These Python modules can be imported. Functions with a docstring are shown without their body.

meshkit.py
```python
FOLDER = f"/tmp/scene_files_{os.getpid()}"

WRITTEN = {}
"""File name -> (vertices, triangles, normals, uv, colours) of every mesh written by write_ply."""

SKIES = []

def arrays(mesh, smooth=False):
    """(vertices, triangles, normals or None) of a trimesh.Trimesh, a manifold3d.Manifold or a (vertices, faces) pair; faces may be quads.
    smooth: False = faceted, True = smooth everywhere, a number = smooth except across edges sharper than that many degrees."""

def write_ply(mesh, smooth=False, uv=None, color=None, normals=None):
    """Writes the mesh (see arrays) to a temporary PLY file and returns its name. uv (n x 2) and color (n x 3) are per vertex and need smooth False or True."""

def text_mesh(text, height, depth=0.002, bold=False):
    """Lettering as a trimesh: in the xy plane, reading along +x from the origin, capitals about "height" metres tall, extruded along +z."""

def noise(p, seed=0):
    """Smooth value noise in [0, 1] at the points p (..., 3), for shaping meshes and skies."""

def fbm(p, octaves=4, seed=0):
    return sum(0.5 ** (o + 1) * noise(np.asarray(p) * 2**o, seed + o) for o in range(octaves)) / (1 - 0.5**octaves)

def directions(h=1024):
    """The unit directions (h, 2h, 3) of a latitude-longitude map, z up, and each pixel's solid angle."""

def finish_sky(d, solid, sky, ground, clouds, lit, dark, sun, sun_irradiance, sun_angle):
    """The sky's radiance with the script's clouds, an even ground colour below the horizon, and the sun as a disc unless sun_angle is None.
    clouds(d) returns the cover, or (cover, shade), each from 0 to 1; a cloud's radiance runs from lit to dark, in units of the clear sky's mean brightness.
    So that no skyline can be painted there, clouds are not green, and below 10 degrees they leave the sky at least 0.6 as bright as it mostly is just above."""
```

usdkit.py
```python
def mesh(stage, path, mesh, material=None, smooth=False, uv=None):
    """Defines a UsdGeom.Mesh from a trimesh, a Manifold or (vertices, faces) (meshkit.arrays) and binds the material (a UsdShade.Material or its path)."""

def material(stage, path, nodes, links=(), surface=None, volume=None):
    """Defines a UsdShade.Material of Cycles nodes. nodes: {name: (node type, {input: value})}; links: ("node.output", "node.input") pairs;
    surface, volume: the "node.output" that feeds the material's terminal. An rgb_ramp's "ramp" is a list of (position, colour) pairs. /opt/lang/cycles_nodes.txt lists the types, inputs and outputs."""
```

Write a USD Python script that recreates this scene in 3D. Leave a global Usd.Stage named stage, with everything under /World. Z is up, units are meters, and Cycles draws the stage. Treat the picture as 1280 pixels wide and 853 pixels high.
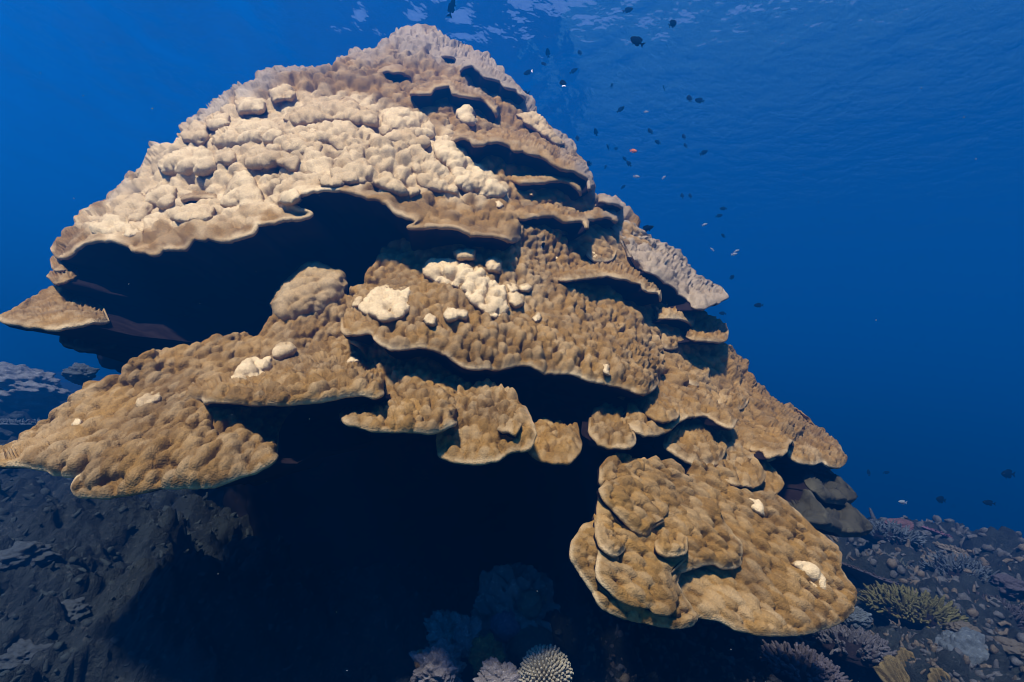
import math
import numpy as np
import trimesh
import shapely
import usdkit
from meshkit import noise, fbm
from scipy.spatial import Delaunay, cKDTree
from pxr import Gf, Sdf, Usd, UsdGeom, UsdLux, UsdShade, Vt

stage = Usd.Stage.CreateInMemory()
UsdGeom.SetStageUpAxis(stage, UsdGeom.Tokens.z)
UsdGeom.SetStageMetersPerUnit(stage, 1.0)
UsdGeom.Xform.Define(stage, '/World')
UsdGeom.Scope.Define(stage, '/World/Looks')

# ------------------------------------------------------------------ camera
FPX, PITCH, ROLL = 620.0, math.radians(8), math.radians(8)
EXPOSURE = 1.95
cr, sr, cp, sp = math.cos(ROLL), math.sin(ROLL), math.cos(PITCH), math.sin(PITCH)


def rays(px, py):
    """world directions of points of the 1280 x 853 photograph; the eye is the origin"""
    u, v = (np.asarray(px, float) - 640) / FPX, (426.5 - np.asarray(py, float)) / FPX
    x, y = u * cr - v * sr, u * sr + v * cr
    return np.stack([x, cp - y * sp, sp + y * cp], -1)


right = np.array([cr, -sr * sp, sr * cp])
up = np.array([-sr, -cr * sp, cr * cp])
fwd = np.array([0, cp, sp])
cam = UsdGeom.Camera.Define(stage, '/World/camera')
cam.AddTransformOp().Set(Gf.Matrix4d(*right, 0, *up, 0, *(-fwd), 0, 0, 0, 0, 1))
cam.CreateHorizontalApertureAttr(36.0)
cam.CreateFocalLengthAttr(36.0 * FPX / 1280)
cam.CreateFStopAttr(0.0)
cam.CreateExposureAttr(EXPOSURE)
cam.CreateClippingRangeAttr(Gf.Vec2f(0.05, 1000))

# ------------------------------------------------------------------ sky and sun
SUN = np.array([-0.40, -0.70, 1.04])
SUN /= np.linalg.norm(SUN)
elev, azim = math.asin(SUN[2]), math.atan2(SUN[0], SUN[1])
sky_mat = usdkit.material(stage, '/World/Looks/sky', {
    's': ('sky_texture', {'sky_type': 'single_scattering', 'sun_disc': False, 'sun_elevation': elev, 'sun_rotation': azim}),
    'b': ('background_shader', {'strength': 0.05})}, [('s.color', 'b.color')], surface='b.background')
dome = UsdLux.DomeLight.Define(stage, '/World/sky')
UsdShade.MaterialBindingAPI.Apply(dome.GetPrim()).Bind(sky_mat)
dome.GetPrim().SetCustomDataByKey('kind', 'structure')
sun = UsdLux.DistantLight.Define(stage, '/World/sun')
sun.CreateIntensityAttr(1.25)
sun.CreateNormalizeAttr(True)
sun.CreateAngleAttr(5.0)
sun.CreateColorAttr(Gf.Vec3f(1.0, 0.93, 0.80))
zz = SUN
xx = np.cross([0, 0, 1.0], zz); xx /= np.linalg.norm(xx)
yy = np.cross(zz, xx)
sun.AddTransformOp().Set(Gf.Matrix4d(*xx, 0, *yy, 0, *zz, 0, 0, 0, 0, 1))

# ------------------------------------------------------------------ water body
SURF, FLOOR, SHOAL = 5.5, -6.6, -1.1
WATER_DENSITY = 0.105
WATER_COLOR = (0.003, 0.215, 0.95)
WATER_G = 0.52

# ------------------------------------------------------------------ helpers
taken = {}


def path_for(name, parent=None):
    base = (parent.GetPath().pathString if parent else '/World') + '/' + name
    n = taken.get(base, -1) + 1
    taken[base] = n
    return base if n == 0 else f'{base}_{n:03d}'


def tag(o, label=None, cat=None, group=None, kind=None):
    for k, v in (('label', label), ('category', cat), ('group', group), ('kind', kind)):
        if v:
            o.SetCustomDataByKey(k, v)
    return o


def obj(name, mesh, mat, parent=None, smooth=True, var=None):
    m = usdkit.mesh(stage, path_for(name, parent), mesh, mat, smooth=smooth)
    for k, a in (var or {}).items():
        UsdGeom.PrimvarsAPI(m).CreatePrimvar(k, Sdf.ValueTypeNames.FloatArray, 'vertex').Set(Vt.FloatArray.FromNumpy(np.asarray(a, np.float32)))
    return m.GetPrim()


def thing(name, loc=(0, 0, 0), label=None, cat=None, group=None, mtx=None):
    x = UsdGeom.Xform.Define(stage, path_for(name))
    if mtx is not None:
        x.AddTransformOp().Set(Gf.Matrix4d(*[float(a) for r in mtx for a in r]))
    else:
        x.AddTranslateOp().Set(Gf.Vec3d(*map(float, loc)))
    return tag(x.GetPrim(), label, cat, group)


def vnormals(v, f):
    n, fn = np.zeros_like(v), np.cross(v[f[:, 1]] - v[f[:, 0]], v[f[:, 2]] - v[f[:, 0]])
    for k in range(3):
        np.add.at(n, f[:, k], fn)
    return n / np.maximum(np.linalg.norm(n, axis=1, keepdims=True), 1e-12)


def grid_faces(nu, nv, wrap=False):
    i, j = np.meshgrid(np.arange(nu - (0 if wrap else 1)), np.arange(nv - 1), indexing='ij')
    i2 = (i + 1) % nu
    a, b, c, d = i * nv + j, i2 * nv + j, i2 * nv + j + 1, i * nv + j + 1
    return np.vstack([np.stack([a, b, c], -1).reshape(-1, 3), np.stack([a, c, d], -1).reshape(-1, 3)])


# ------------------------------------------------------------------ materials
def rock_like(name, c1, c2, c3, scale=9.0, rough=0.85, fine=170.0, bump=0.006, spec=0.2):
    """mottled living or dead reef surface: two blotch scales and a fine grain of relief"""
    return usdkit.material(stage, '/World/Looks/' + name, {
        'g': ('texture_coordinate', {}),
        'n1': ('noise_texture', {'scale': scale, 'detail': 5.0, 'roughness': 0.6}),
        'r1': ('rgb_ramp', {'ramp': [(0.0, c1), (0.38, c1), (0.62, c2), (1.0, c2)]}),
        'n2': ('noise_texture', {'scale': scale * 4.3, 'detail': 6.0, 'roughness': 0.7}),
        'r2': ('rgb_ramp', {'ramp': [(0.0, (0, 0, 0)), (0.56, (0, 0, 0)), (0.72, (1, 1, 1)), (1, (1, 1, 1))]}),
        'm': ('mix', {'mix_type': 'mix', 'color2': c3}),
        'n3': ('noise_texture', {'scale': fine, 'detail': 4.0, 'roughness': 0.7}),
        'b': ('bump', {'strength': 0.9, 'distance': bump}),
        'p': ('principled_bsdf', {'roughness': rough, 'specular_ior_level': spec})},
        [('g.object', 'n1.vector'), ('g.object', 'n2.vector'), ('g.object', 'n3.vector'), ('n1.fac', 'r1.fac'), ('r1.color', 'm.color1'),
         ('n2.fac', 'r2.fac'), ('r2.color', 'm.fac'), ('m.color', 'p.base_color'), ('n3.fac', 'b.height'), ('b.normal', 'p.normal')], surface='p.BSDF')


def coral_like(name, dark, mid, pale, grey=(0.20, 0.165, 0.125)):
    """plate coral: brown tissue with paler growing rims and lobes (primvar pale), polyps as fine relief"""
    return usdkit.material(stage, '/World/Looks/' + name, {
        'g': ('texture_coordinate', {}),
        'a': ('attribute', {'attribute': 'pale'}),
        'ag': ('attribute', {'attribute': 'grey'}),
        'mg': ('mix', {'mix_type': 'mix', 'color2': grey}),
        'n1': ('noise_texture', {'scale': 7.0, 'detail': 5.0, 'roughness': 0.62}),
        'r1': ('rgb_ramp', {'ramp': [(0.0, dark), (0.36, dark), (0.64, mid), (1.0, mid)]}),
        'n2': ('noise_texture', {'scale': 150.0, 'detail': 4.0, 'roughness': 0.75}),
        'h2': ('map_range', {'from_min': 0.3, 'from_max': 0.7, 'to_min': 0.76, 'to_max': 1.16}),
        'mm': ('mix', {'mix_type': 'mix', 'color2': pale}),
        'ml': ('mix', {'mix_type': 'multiply', 'fac': 1.0}),
        'v': ('voronoi_texture', {'scale': 260.0, 'randomness': 1.0}),
        'n3': ('noise_texture', {'scale': 55.0, 'detail': 5.0, 'roughness': 0.7}),
        'b1': ('bump', {'strength': 0.5, 'distance': 0.0025}),
        'b2': ('bump', {'strength': 0.5, 'distance': 0.004}),
        'p': ('principled_bsdf', {'roughness': 0.8, 'specular_ior_level': 0.25})},
        [('g.object', 'n1.vector'), ('g.object', 'n2.vector'), ('g.object', 'v.vector'), ('g.object', 'n3.vector'),
         ('n1.fac', 'r1.fac'), ('r1.color', 'mm.color1'), ('a.fac', 'mm.fac'), ('mm.color', 'mg.color1'), ('ag.fac', 'mg.fac'), ('mg.color', 'ml.color1'), ('n2.fac', 'h2.value'), ('h2.result', 'ml.color2'),
         ('ml.color', 'p.base_color'), ('v.distance', 'b1.height'), ('n3.fac', 'b2.height'), ('b2.normal', 'b1.normal'), ('b1.normal', 'p.normal')], surface='p.BSDF')


CORAL = coral_like('plate_coral', (0.10, 0.050, 0.008), (0.19, 0.097, 0.017), (0.49, 0.355, 0.185))
UNDER = rock_like('shelf_underside', (0.010, 0.007, 0.008), (0.017, 0.012, 0.013), (0.02, 0.013, 0.015), 14.0, spec=0.0)  # dead crust tone, darkened further: overhang shade is put into the colour
CORE = rock_like('cave_rock', (0.008, 0.007, 0.009), (0.013, 0.011, 0.012), (0.02, 0.015, 0.017), 10.0, spec=0.0)  # encrusted rock tone, darkened so that cave shade is part of it
SHADE_CORAL = coral_like('shade_painted_coral', (0.018, 0.016, 0.008), (0.032, 0.028, 0.015), (0.075, 0.068, 0.042))  # coral colour darkened to carry the shade of the unlit side
REEF = rock_like('reef_rock', (0.004, 0.007, 0.007), (0.011, 0.016, 0.016), (0.045, 0.05, 0.048), 9.0, fine=60.0, bump=0.03)
SAND = rock_like('sand', (0.045, 0.125, 0.115), (0.06, 0.16, 0.145), (0.035, 0.095, 0.085), 2.0)  # teal tint: red-poor underwater light is put into the sand colour

# ------------------------------------------------------------------ the colony's shape: a steep cone carrying shelves
ZR = np.array([-1.6, -0.9, -0.45, 0.0, 0.1, 0.3, 0.6, 1.0, 1.4, 1.8, 2.2, 2.5, 2.7, 2.9, 3.1, 3.3, 3.42])
RR = np.array([2.95, 2.98, 2.97, 2.80, 2.69, 2.54, 2.38, 2.20, 1.93, 1.65, 1.34, 1.05, 0.88, 0.68, 0.48, 0.24, 0.0])
AY = 4.2


def axis_x(z):
    return np.interp(z, [-0.2, 0.1, 0.3, 0.6, 1.0, 1.4, 1.8, 3.5], [-0.48, -0.5, -0.57, -0.65, -0.68, -0.8, -0.91, -0.94])


def hit(px, py, off):
    """where the sight line of each photograph point meets the cone widened by off (nearest approach when it misses)"""
    d = rays(px, py)
    off = np.broadcast_to(off, d.shape[:1])
    out = np.empty_like(d)
    ts = np.linspace(0.7, 6.0, 220)
    for a in range(0, len(d), 8000):
        dd, oo = d[a:a + 8000], off[a:a + 8000]
        P = dd[:, None, :] * ts[None, :, None]
        g = np.hypot(P[..., 0] - axis_x(P[..., 2]), P[..., 1] - AY) - np.interp(P[..., 2], ZR, RR) - oo[:, None]
        inside = g < 0
        has, k = inside.any(1), np.maximum(inside.argmax(1), 1)
        r = np.arange(len(dd))
        g0, g1 = g[r, k - 1], g[r, k]
        t_hit = ts[k - 1] + (ts[1] - ts[0]) * np.clip(g0 / np.where(g0 - g1 == 0, 1, g0 - g1), 0, 1)
        q = np.clip(g.argmin(1), 1, len(ts) - 2)
        ga, gb, gc = g[r, q - 1], g[r, q], g[r, q + 1]
        den = ga - 2 * gb + gc
        t_miss = ts[q] + (ts[1] - ts[0]) * np.clip(0.5 * (ga - gc) / np.where(np.abs(den) < 1e-9, 1, den), -1, 1)
        out[a:a + 8000] = dd * np.where(has, t_hit, t_miss)[:, None]
    return out


def smooth_line(pts, step=2.0, wob=1.0, seed=0, closed=False):
    """a traced line of (x, y, value): rounded, evenly resampled, with a little scalloping"""
    p = np.asarray(pts, float)
    if closed:
        p = np.vstack([p, p[:1]])
    seg = np.maximum(np.linalg.norm(np.diff(p[:, :2], axis=0), axis=1), 1e-6)
    s = np.r_[0, np.cumsum(seg)]
    from scipy.interpolate import PchipInterpolator
    n = max(int(s[-1] / step), 4)
    x = np.linspace(0, s[-1], n)
    q = PchipInterpolator(s, p)(x)
    if wob and n > 8:
        t = np.gradient(q[:, :2], axis=0)
        t /= np.linalg.norm(t, axis=1, keepdims=True) + 1e-9
        k = np.stack([x / 13.0, np.full(n, seed * 7.3), np.zeros(n)], -1)
        k2 = np.stack([x / 5.0, np.full(n, seed * 3.1 + 5), np.zeros(n)], -1)
        w = (noise(k, 3) - 0.5) * 2.2 + (noise(k2, 4) - 0.5) * 1.0
        fade = np.clip(np.minimum(x, s[-1] - x) / 6.0, 0, 1) if not closed else 1.0
        q[:, :2] += np.stack([-t[:, 1], t[:, 0]], -1) * (w * fade * wob)[:, None]
    return q[:-1] if closed else q


def triangulate(poly_pts, sp_px, rng):
    poly = shapely.Polygon(poly_pts)
    if not poly.is_valid:
        poly = poly.buffer(0)
        if poly.geom_type != 'Polygon':
            poly = max(poly.geoms, key=lambda g: g.area)
    ring = np.asarray(poly.exterior.coords)[:-1]
    x0, y0, x1, y1 = poly.bounds
    xs, ys = np.arange(x0, x1, sp_px), np.arange(y0, y1, sp_px * 0.866)
    X, Y = np.meshgrid(xs, ys)
    X[1::2] += sp_px / 2
    pts = np.stack([X.ravel(), Y.ravel()], -1) + rng.uniform(-0.18, 0.18, (X.size, 2)) * sp_px
    pts = pts[shapely.contains_xy(poly.buffer(-sp_px * 0.55), pts[:, 0], pts[:, 1])] if not poly.buffer(-sp_px * 0.55).is_empty else pts[:0]
    allp = np.vstack([ring, pts])
    tri = Delaunay(allp).simplices
    c = allp[tri].mean(1)
    tri = tri[shapely.contains_xy(poly, c[:, 0], c[:, 1])]
    return allp, tri, len(ring)


def domes(P, n_dir, s, aniso, rng, soft=0.55, kk=7, along=None):
    """knobs: height over each point from randomly spaced rounded bumps s metres apart, and each point's own bump's number"""
    Q = P.copy()
    if aniso != 1.0:
        sl = np.array([0, 0, 1.0]) - n_dir * n_dir[2] if along is None else along - n_dir * (along @ n_dir)
        sl /= np.linalg.norm(sl) + 1e-9
        Q = Q + np.outer(Q @ sl, sl) * (1 / aniso - 1)
    vox = np.floor(Q / s + rng.uniform(0, 1, 3)).astype(int)
    order = rng.permutation(len(Q))
    _, first = np.unique(vox[order], axis=0, return_index=True)
    idx = order[first]
    seeds = Q[idx]
    # thin out seeds that crowd each other
    t = cKDTree(seeds)
    keep = np.ones(len(seeds), bool)
    for i, nb in enumerate(t.query_ball_point(seeds, s * 0.55)):
        if keep[i]:
            for j in nb:
                if j > i:
                    keep[j] = False
    seeds = seeds[keep]
    rad = s * rng.uniform(0.55, 0.95, len(seeds))
    d, i = cKDTree(seeds).query(Q, k=min(kk, len(seeds)))
    d, i = (d[:, None], i[:, None]) if d.ndim == 1 else (d, i)
    h = rad[i] * np.clip(1 - (d / rad[i]) ** 2, 0, None) ** soft
    b = h.argmax(1)
    return h.max(1), i[np.arange(len(Q)), b], len(seeds)


fields = {}          # offset functions of finished shelves, for the lobes that sit on them
SPACING = 1.7


def nearest(line, pts):
    d, i = cKDTree(line[:, :2]).query(pts)
    return d, line[i, 2]


def blend(line, pts, p=3.0):
    """offset at each point from all the offsets round the outline, nearer ones counting more"""
    out = np.empty(len(pts))
    for a in range(0, len(pts), 4000):
        d2 = ((pts[a:a + 4000, None, :] - line[None, :, :2]) ** 2).sum(-1) + 4.0
        w = d2 ** (-p / 2)
        out[a:a + 4000] = (w * line[None, :, 2]).sum(1) / w.sum(1)
    return out


def skirt(V, ring_n, nrm, ring_idx, poly2d, r, depth, rise=0.0):
    """rounded edge and underside running back into the colony, from the boundary vertices"""
    p = V[ring_idx]
    n = nrm[ring_idx]
    t = np.roll(p, -1, 0) - np.roll(p, 1, 0)
    t /= np.linalg.norm(t, axis=1, keepdims=True) + 1e-9
    out = np.cross(t, n)
    out /= np.linalg.norm(out, axis=1, keepdims=True) + 1e-9
    area = 0.5 * np.sum(poly2d[:, 0] * np.roll(poly2d[:, 1], -1) - np.roll(poly2d[:, 0], -1) * poly2d[:, 1])
    # y runs down in the photograph: area > 0 is clockwise as seen
    out *= -1 if area > 0 else 1
    rr = r * (0.75 + 0.5 * noise(p * 30, 8))[:, None]
    rings = []
    for th in np.radians([0, 30, 60, 90, 120, 150]):
        rings.append(p + out * rr * math.sin(th) - n * rr * (1 - math.cos(th)))
    inw = np.stack([axis_x(p[:, 2]) - p[:, 0], AY - p[:, 1], np.zeros(len(p))], -1)
    inw /= np.linalg.norm(inw, axis=1, keepdims=True) + 1e-9
    last = rings[-1]
    under = [last]
    for L in (0.012, 0.05, 0.12, 0.25, 0.45, 0.8):
        if L > depth:
            break
        wav = (fbm(last * 9 + L * 5, 4, 5) - 0.5)[:, None] * min(L, 0.3) * 0.6
        under.append(last + inw * L + np.array([0, 0, 1.0]) * (rise * L - 0.004 + wav))
    m = len(p)
    return rings, under


def strip(rings, m, flip):
    V = np.stack(rings, 1).reshape(-1, 3)
    f = grid_faces(m, len(rings), wrap=True)
    return V, (f[:, ::-1] if flip else f)


def build(name, poly2d, off_fn, parent, seed, s=0.045, amp=0.5, aniso=1.3, s2=0.36, amp2=0.45, pale_fn=None, pale_var=0.14, rim=0.36,
          edge_line=None, edge_fade=11.0, r=0.0055, depth=0.8, spacing=SPACING, mat=None, under=True, key=None, low=0.02, label=None, grain=None, roll=0.02, grey_fn=None):
    rng = np.random.default_rng(seed)
    mat = mat or CORAL
    pts, tri, m = triangulate(poly2d, spacing, rng)
    off = off_fn(pts)
    V = hit(pts[:, 0], pts[:, 1], off)
    fn = np.cross(V[tri[:, 1]] - V[tri[:, 0]], V[tri[:, 2]] - V[tri[:, 0]])
    toward = (fn * V[tri].mean(1)).sum(1) < 0
    tri = np.where(toward[:, None], tri, tri[:, ::-1])
    N = vnormals(V, tri)
    # smooth the carrying normals so that bumps swell outward together
    tree = cKDTree(V)
    d, nb = tree.query(V, k=min(24, len(V)))
    Ns = N[nb].mean(1)
    Ns /= np.linalg.norm(Ns, axis=1, keepdims=True) + 1e-9
    dlip, _ = nearest(edge_line if edge_line is not None else np.c_[poly2d, np.zeros(len(poly2d))], pts)
    fade = np.clip(dlip / edge_fade, 0, 1)
    fade = 0.22 + 0.78 * fade * fade * (3 - 2 * fade)
    dist = np.linalg.norm(V, axis=1)
    along = None
    if grain:
        i0 = np.argmin(np.linalg.norm(pts - pts.mean(0), axis=1))
        i1 = np.argmin(np.linalg.norm(pts - pts[i0] - 12 * np.array(grain), axis=1))
        along = (V[i1] - V[i0]) / (np.linalg.norm(V[i1] - V[i0]) + 1e-9)
    h, idb, nd = domes(V, Ns.mean(0), s, aniso, rng, along=along)
    h2, _, _ = domes(V, Ns.mean(0), s * s2, aniso, rng, along=along)
    crease = np.exp(-(h / (0.22 * s)) ** 2)
    bumps = amp * (h - 0.35 * s) - 0.12 * s * amp * crease + amp2 * (h2 - 0.3 * s * s2)
    bumps = bumps * (0.5 + 1.0 * noise(V * 4.5 + seed * 0.37, 12))
    lowf = (fbm(V * 3.1 + seed, 3, 11) - 0.5) * low * 2 + (noise(V * 11 + seed, 13) - 0.5) * roll * fade
    tone = rng.uniform(-1, 1, nd)[idb]
    V2 = V + Ns * (bumps * fade + lowf)[:, None]
    pal = np.zeros(len(V)) + (pale_fn(pts) if pale_fn else 0.0)
    pal = pal + tone * pale_var + 0.24 * (np.clip(h / s, 0, 1) - 0.4)  # paler crests, darker creases: growing tips plus bump shading put into the tone
    rimw = np.clip(1 - dlip / 4.0, 0, 1) * rim
    pal = np.clip(pal + rimw * np.clip(2.2 * noise(V * 9, 9) - 0.3, 0, 1.6) + 0.22 * np.clip(noise(V * 5, 15) - 0.62, 0, 1) / 0.38, 0, 1)
    ring_idx = np.arange(m)
    N2 = vnormals(V2, tri)
    rings, und = skirt(V2, m, Ns, ring_idx, pts[:m], r, depth)
    SV, SF = strip(rings[1:], m, False)
    base = len(V2)
    # join the rounded edge to the boundary vertices
    k = len(rings) - 1
    i = np.arange(m)
    i2 = (i + 1) % m
    j1 = np.stack([i, i2, base + i2 * k], -1)
    j2 = np.stack([i, base + i2 * k, base + i * k], -1)
    F = np.vstack([SF + base, j1, j2])
    allV = np.vstack([V2, SV])
    # orient the edge to agree with the triangles it joins: boundary edges must run the other way
    edges = set(map(tuple, np.vstack([tri[:, [0, 1]], tri[:, [1, 2]], tri[:, [2, 0]]]).tolist()))
    same = sum((a, (a + 1) % m) in edges for a in range(m))
    against = sum(((a + 1) % m, a) in edges for a in range(m))
    flip = same > against
    if flip:
        F = F[:, ::-1]
    F_area = flip
    palS = np.repeat(np.clip(pal[:m], 0, 1), k)
    gry = np.clip(grey_fn(pts), 0, 1) if grey_fn else np.zeros(len(pts))
    part = obj(name, (allV, np.vstack([tri, F])), mat, parent, var={'pale': np.r_[pal, palS], 'grey': np.r_[gry, np.repeat(gry[:m], k)]})
    if label:
        part.SetCustomDataByKey('label', label)
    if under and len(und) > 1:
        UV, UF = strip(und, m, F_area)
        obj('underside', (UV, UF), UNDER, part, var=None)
    if key:
        fields[key] = off_fn
    return part


def tri3(pts, default):
    out, last = [], default
    for p in pts:
        if len(p) > 2:
            last = p[2]
        out.append((p[0], p[1], last))
    return out


def shelf(key, lip, top, lip_o, top_o, parent, seed, plane=False, wob=1.0, name='shelf', **kw):
    L = smooth_line(tri3(lip, lip_o), 2.0, wob, seed)
    T = smooth_line(tri3(top, top_o), 3.0, 0.6, seed + 50)
    poly = np.vstack([L[:, :2], T[::-1, :2]])

    line = np.vstack([L, T])
    c0, c1 = T[:, :2].mean(0), L[:, :2].mean(0)
    ax = (c1 - c0) / np.linalg.norm(c1 - c0)
    v0, v1 = np.percentile((T[:, :2] - c0) @ ax, 15), np.percentile((L[:, :2] - c0) @ ax, 92)
    lo, to = np.percentile(L[:, 2], 85), np.percentile(T[:, 2], 30)

    def off(pts):
        dl, _ = nearest(L, pts)
        droop = 0.006 * np.exp(-dl / 4.0)
        if plane:
            v = np.clip(((pts - c0) @ ax - v0) / (v1 - v0), -.3, 1.15)
            return to + (lo - to) * v ** 1 + 0.012 * np.sin(np.pi * np.clip(v, 0, 1)) - droop
        return blend(line, pts) - droop
    return build(name, poly, off, parent, seed, edge_line=L, key=key, **kw)


def lobe(on, pts, H, parent, seed, pale=0.8, name='pale_lobe', s=0.06, amp=0.4, **kw):
    """a swelling patch of pale tissue sitting on a shelf"""
    L = smooth_line([(x, y, 0) for x, y in pts], 1.6, 1.7, seed, closed=True)
    poly = L[:, :2]
    base = fields[on] if isinstance(on, str) else (lambda p: np.full(len(p), on))
    gx_, gy_ = np.meshgrid(np.linspace(*np.percentile(poly[:, 0], [0, 100]), 24), np.linspace(*np.percentile(poly[:, 1], [0, 100]), 24))
    inner = np.stack([gx_.ravel(), gy_.ravel()], -1)
    inner = inner[shapely.contains_xy(shapely.Polygon(poly).buffer(0), inner[:, 0], inner[:, 1])]
    reach = max(0.95 * nearest(L, inner)[0].max(), 3.0) if len(inner) else 3.0

    def off(p):
        d, _ = nearest(L, p)
        x = np.clip(d / reach, 0, 1)
        return base(p) - 0.018 + (H + 0.018) * np.sqrt(1 - (1 - x) ** 2)
    d = dict(pale_fn=lambda p: pale * np.clip(nearest(L, p)[0] / 4.5 + .12, 0, 1), rim=0.0, edge_fade=5.0, r=0.006, depth=0.06, under=False, spacing=1.5, low=0.006, aniso=1.0, s2=0.45)
    d.update(kw)
    return build(name, poly, off, parent, seed, s=s, amp=amp, edge_line=L, **d)


colony = thing('coral_colony', (0, 0, 0), 'giant brown tiered mound of plate coral with pale knobbly lobes and dark overhangs', 'coral')

# the rock, coloured dark as if shaded, that the shelves grow from, right round
zc = np.array([-1.9, -1.2, -0.7, -0.3, 0.0, 0.3, 0.7, 1.1, 1.6, 2.1, 2.6, 2.9, 3.05, 3.1])
rc = np.array([1.7, 1.5, 1.5, 1.75, 2.05, 2.08, 1.85, 1.6, 1.28, 0.92, 0.55, 0.3, 0.12, 0.0])
nz, na = 150, 260
zg = np.linspace(-1.9, 3.1, nz)
ag = np.linspace(0, 2 * np.pi, na, endpoint=False)
A_, Z_ = np.meshgrid(ag, zg, indexing='ij')
R_ = np.interp(Z_, zc, rc)
P_ = np.stack([axis_x(Z_) + R_ * np.cos(A_), AY + R_ * np.sin(A_), Z_], -1).reshape(-1, 3)
wob_ = (fbm(P_ * 2.2, 4, 2) - 0.5) * 0.35 + (fbm(P_ * 9, 3, 3) - 0.5) * 0.08
rad_ = np.stack([np.cos(A_), np.sin(A_), 0 * A_], -1).reshape(-1, 3)
P_ = P_ + rad_ * (wob_ * np.clip(R_.reshape(-1) / 0.5, 0, 1))[:, None]
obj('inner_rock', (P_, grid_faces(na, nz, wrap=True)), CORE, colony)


# rock with shade in its colour, closing the cave behind the left-hand shelves
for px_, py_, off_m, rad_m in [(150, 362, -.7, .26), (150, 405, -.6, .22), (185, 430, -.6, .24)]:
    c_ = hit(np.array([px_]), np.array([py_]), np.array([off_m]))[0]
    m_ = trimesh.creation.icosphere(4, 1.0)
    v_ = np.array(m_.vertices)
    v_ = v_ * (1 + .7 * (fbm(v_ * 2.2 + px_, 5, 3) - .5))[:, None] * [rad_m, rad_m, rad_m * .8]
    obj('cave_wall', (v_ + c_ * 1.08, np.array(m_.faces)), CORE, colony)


def in_poly(pl, soft=10.0):
    g = shapely.Polygon(pl)
    b = np.asarray(g.segmentize(3).exterior.coords)

    def fn(pts):
        d, _ = cKDTree(b).query(pts)
        ins = shapely.contains_xy(g, pts[:, 0], pts[:, 1])
        wv = (noise(np.c_[pts / 14.0, np.zeros(len(pts))], 6) - 0.5) * 22
        return np.clip(0.5 + (np.where(ins, d, -d) + wv) / soft, 0, 1)
    return fn


# ---- upper body: from its long front lip up to the summit
pale_zone = in_poly([(348, 120), (432, 118), (478, 138), (560, 165), (605, 215), (640, 248), (600, 252), (555, 240), (520, 248), (460, 236), (420, 236), (345, 262), (300, 280),
                     (240, 284), (180, 296), (110, 298), (95, 285), (190, 195), (235, 150), (290, 125)])
haze_bleach_zone = in_poly([(500, 30), (560, 40), (640, 90), (730, 200), (790, 270), (770, 285), (700, 180), (640, 135), (560, 85), (470, 70), (400, 95), (300, 125), (240, 160), (150, 240), (80, 280),
                     (70, 290), (230, 130), (400, 60)], 14)  # greyed crest: bleached tissue, with distance haze mixed into the colour
U_LIP = [(68, 309, .10), (67, 317, .14), (76, 320, .2), (92, 314), (109, 307), (125, 305), (141, 306), (163, 309), (167, 317), (182, 320), (197, 318), (204, 311), (229, 311), (236, 302), (243, 297), (280, 294),
         (313, 292), (322, 281), (355, 277), (384, 272), (389, 268), (374, 263), (367, 255), (370, 248), (387, 243, .24), (422, 241), (440, 241), (463, 245), (478, 250), (487, 256), (494, 263), (512, 270),
         (522, 276), (513, 281), (530, 283), (560, 284), (590, 288), (612, 293), (630, 297), (642, 301, .15), (648, 296, .05), (690, 290, .0), (740, 292), (790, 296), (800, 290, 0)]
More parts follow.
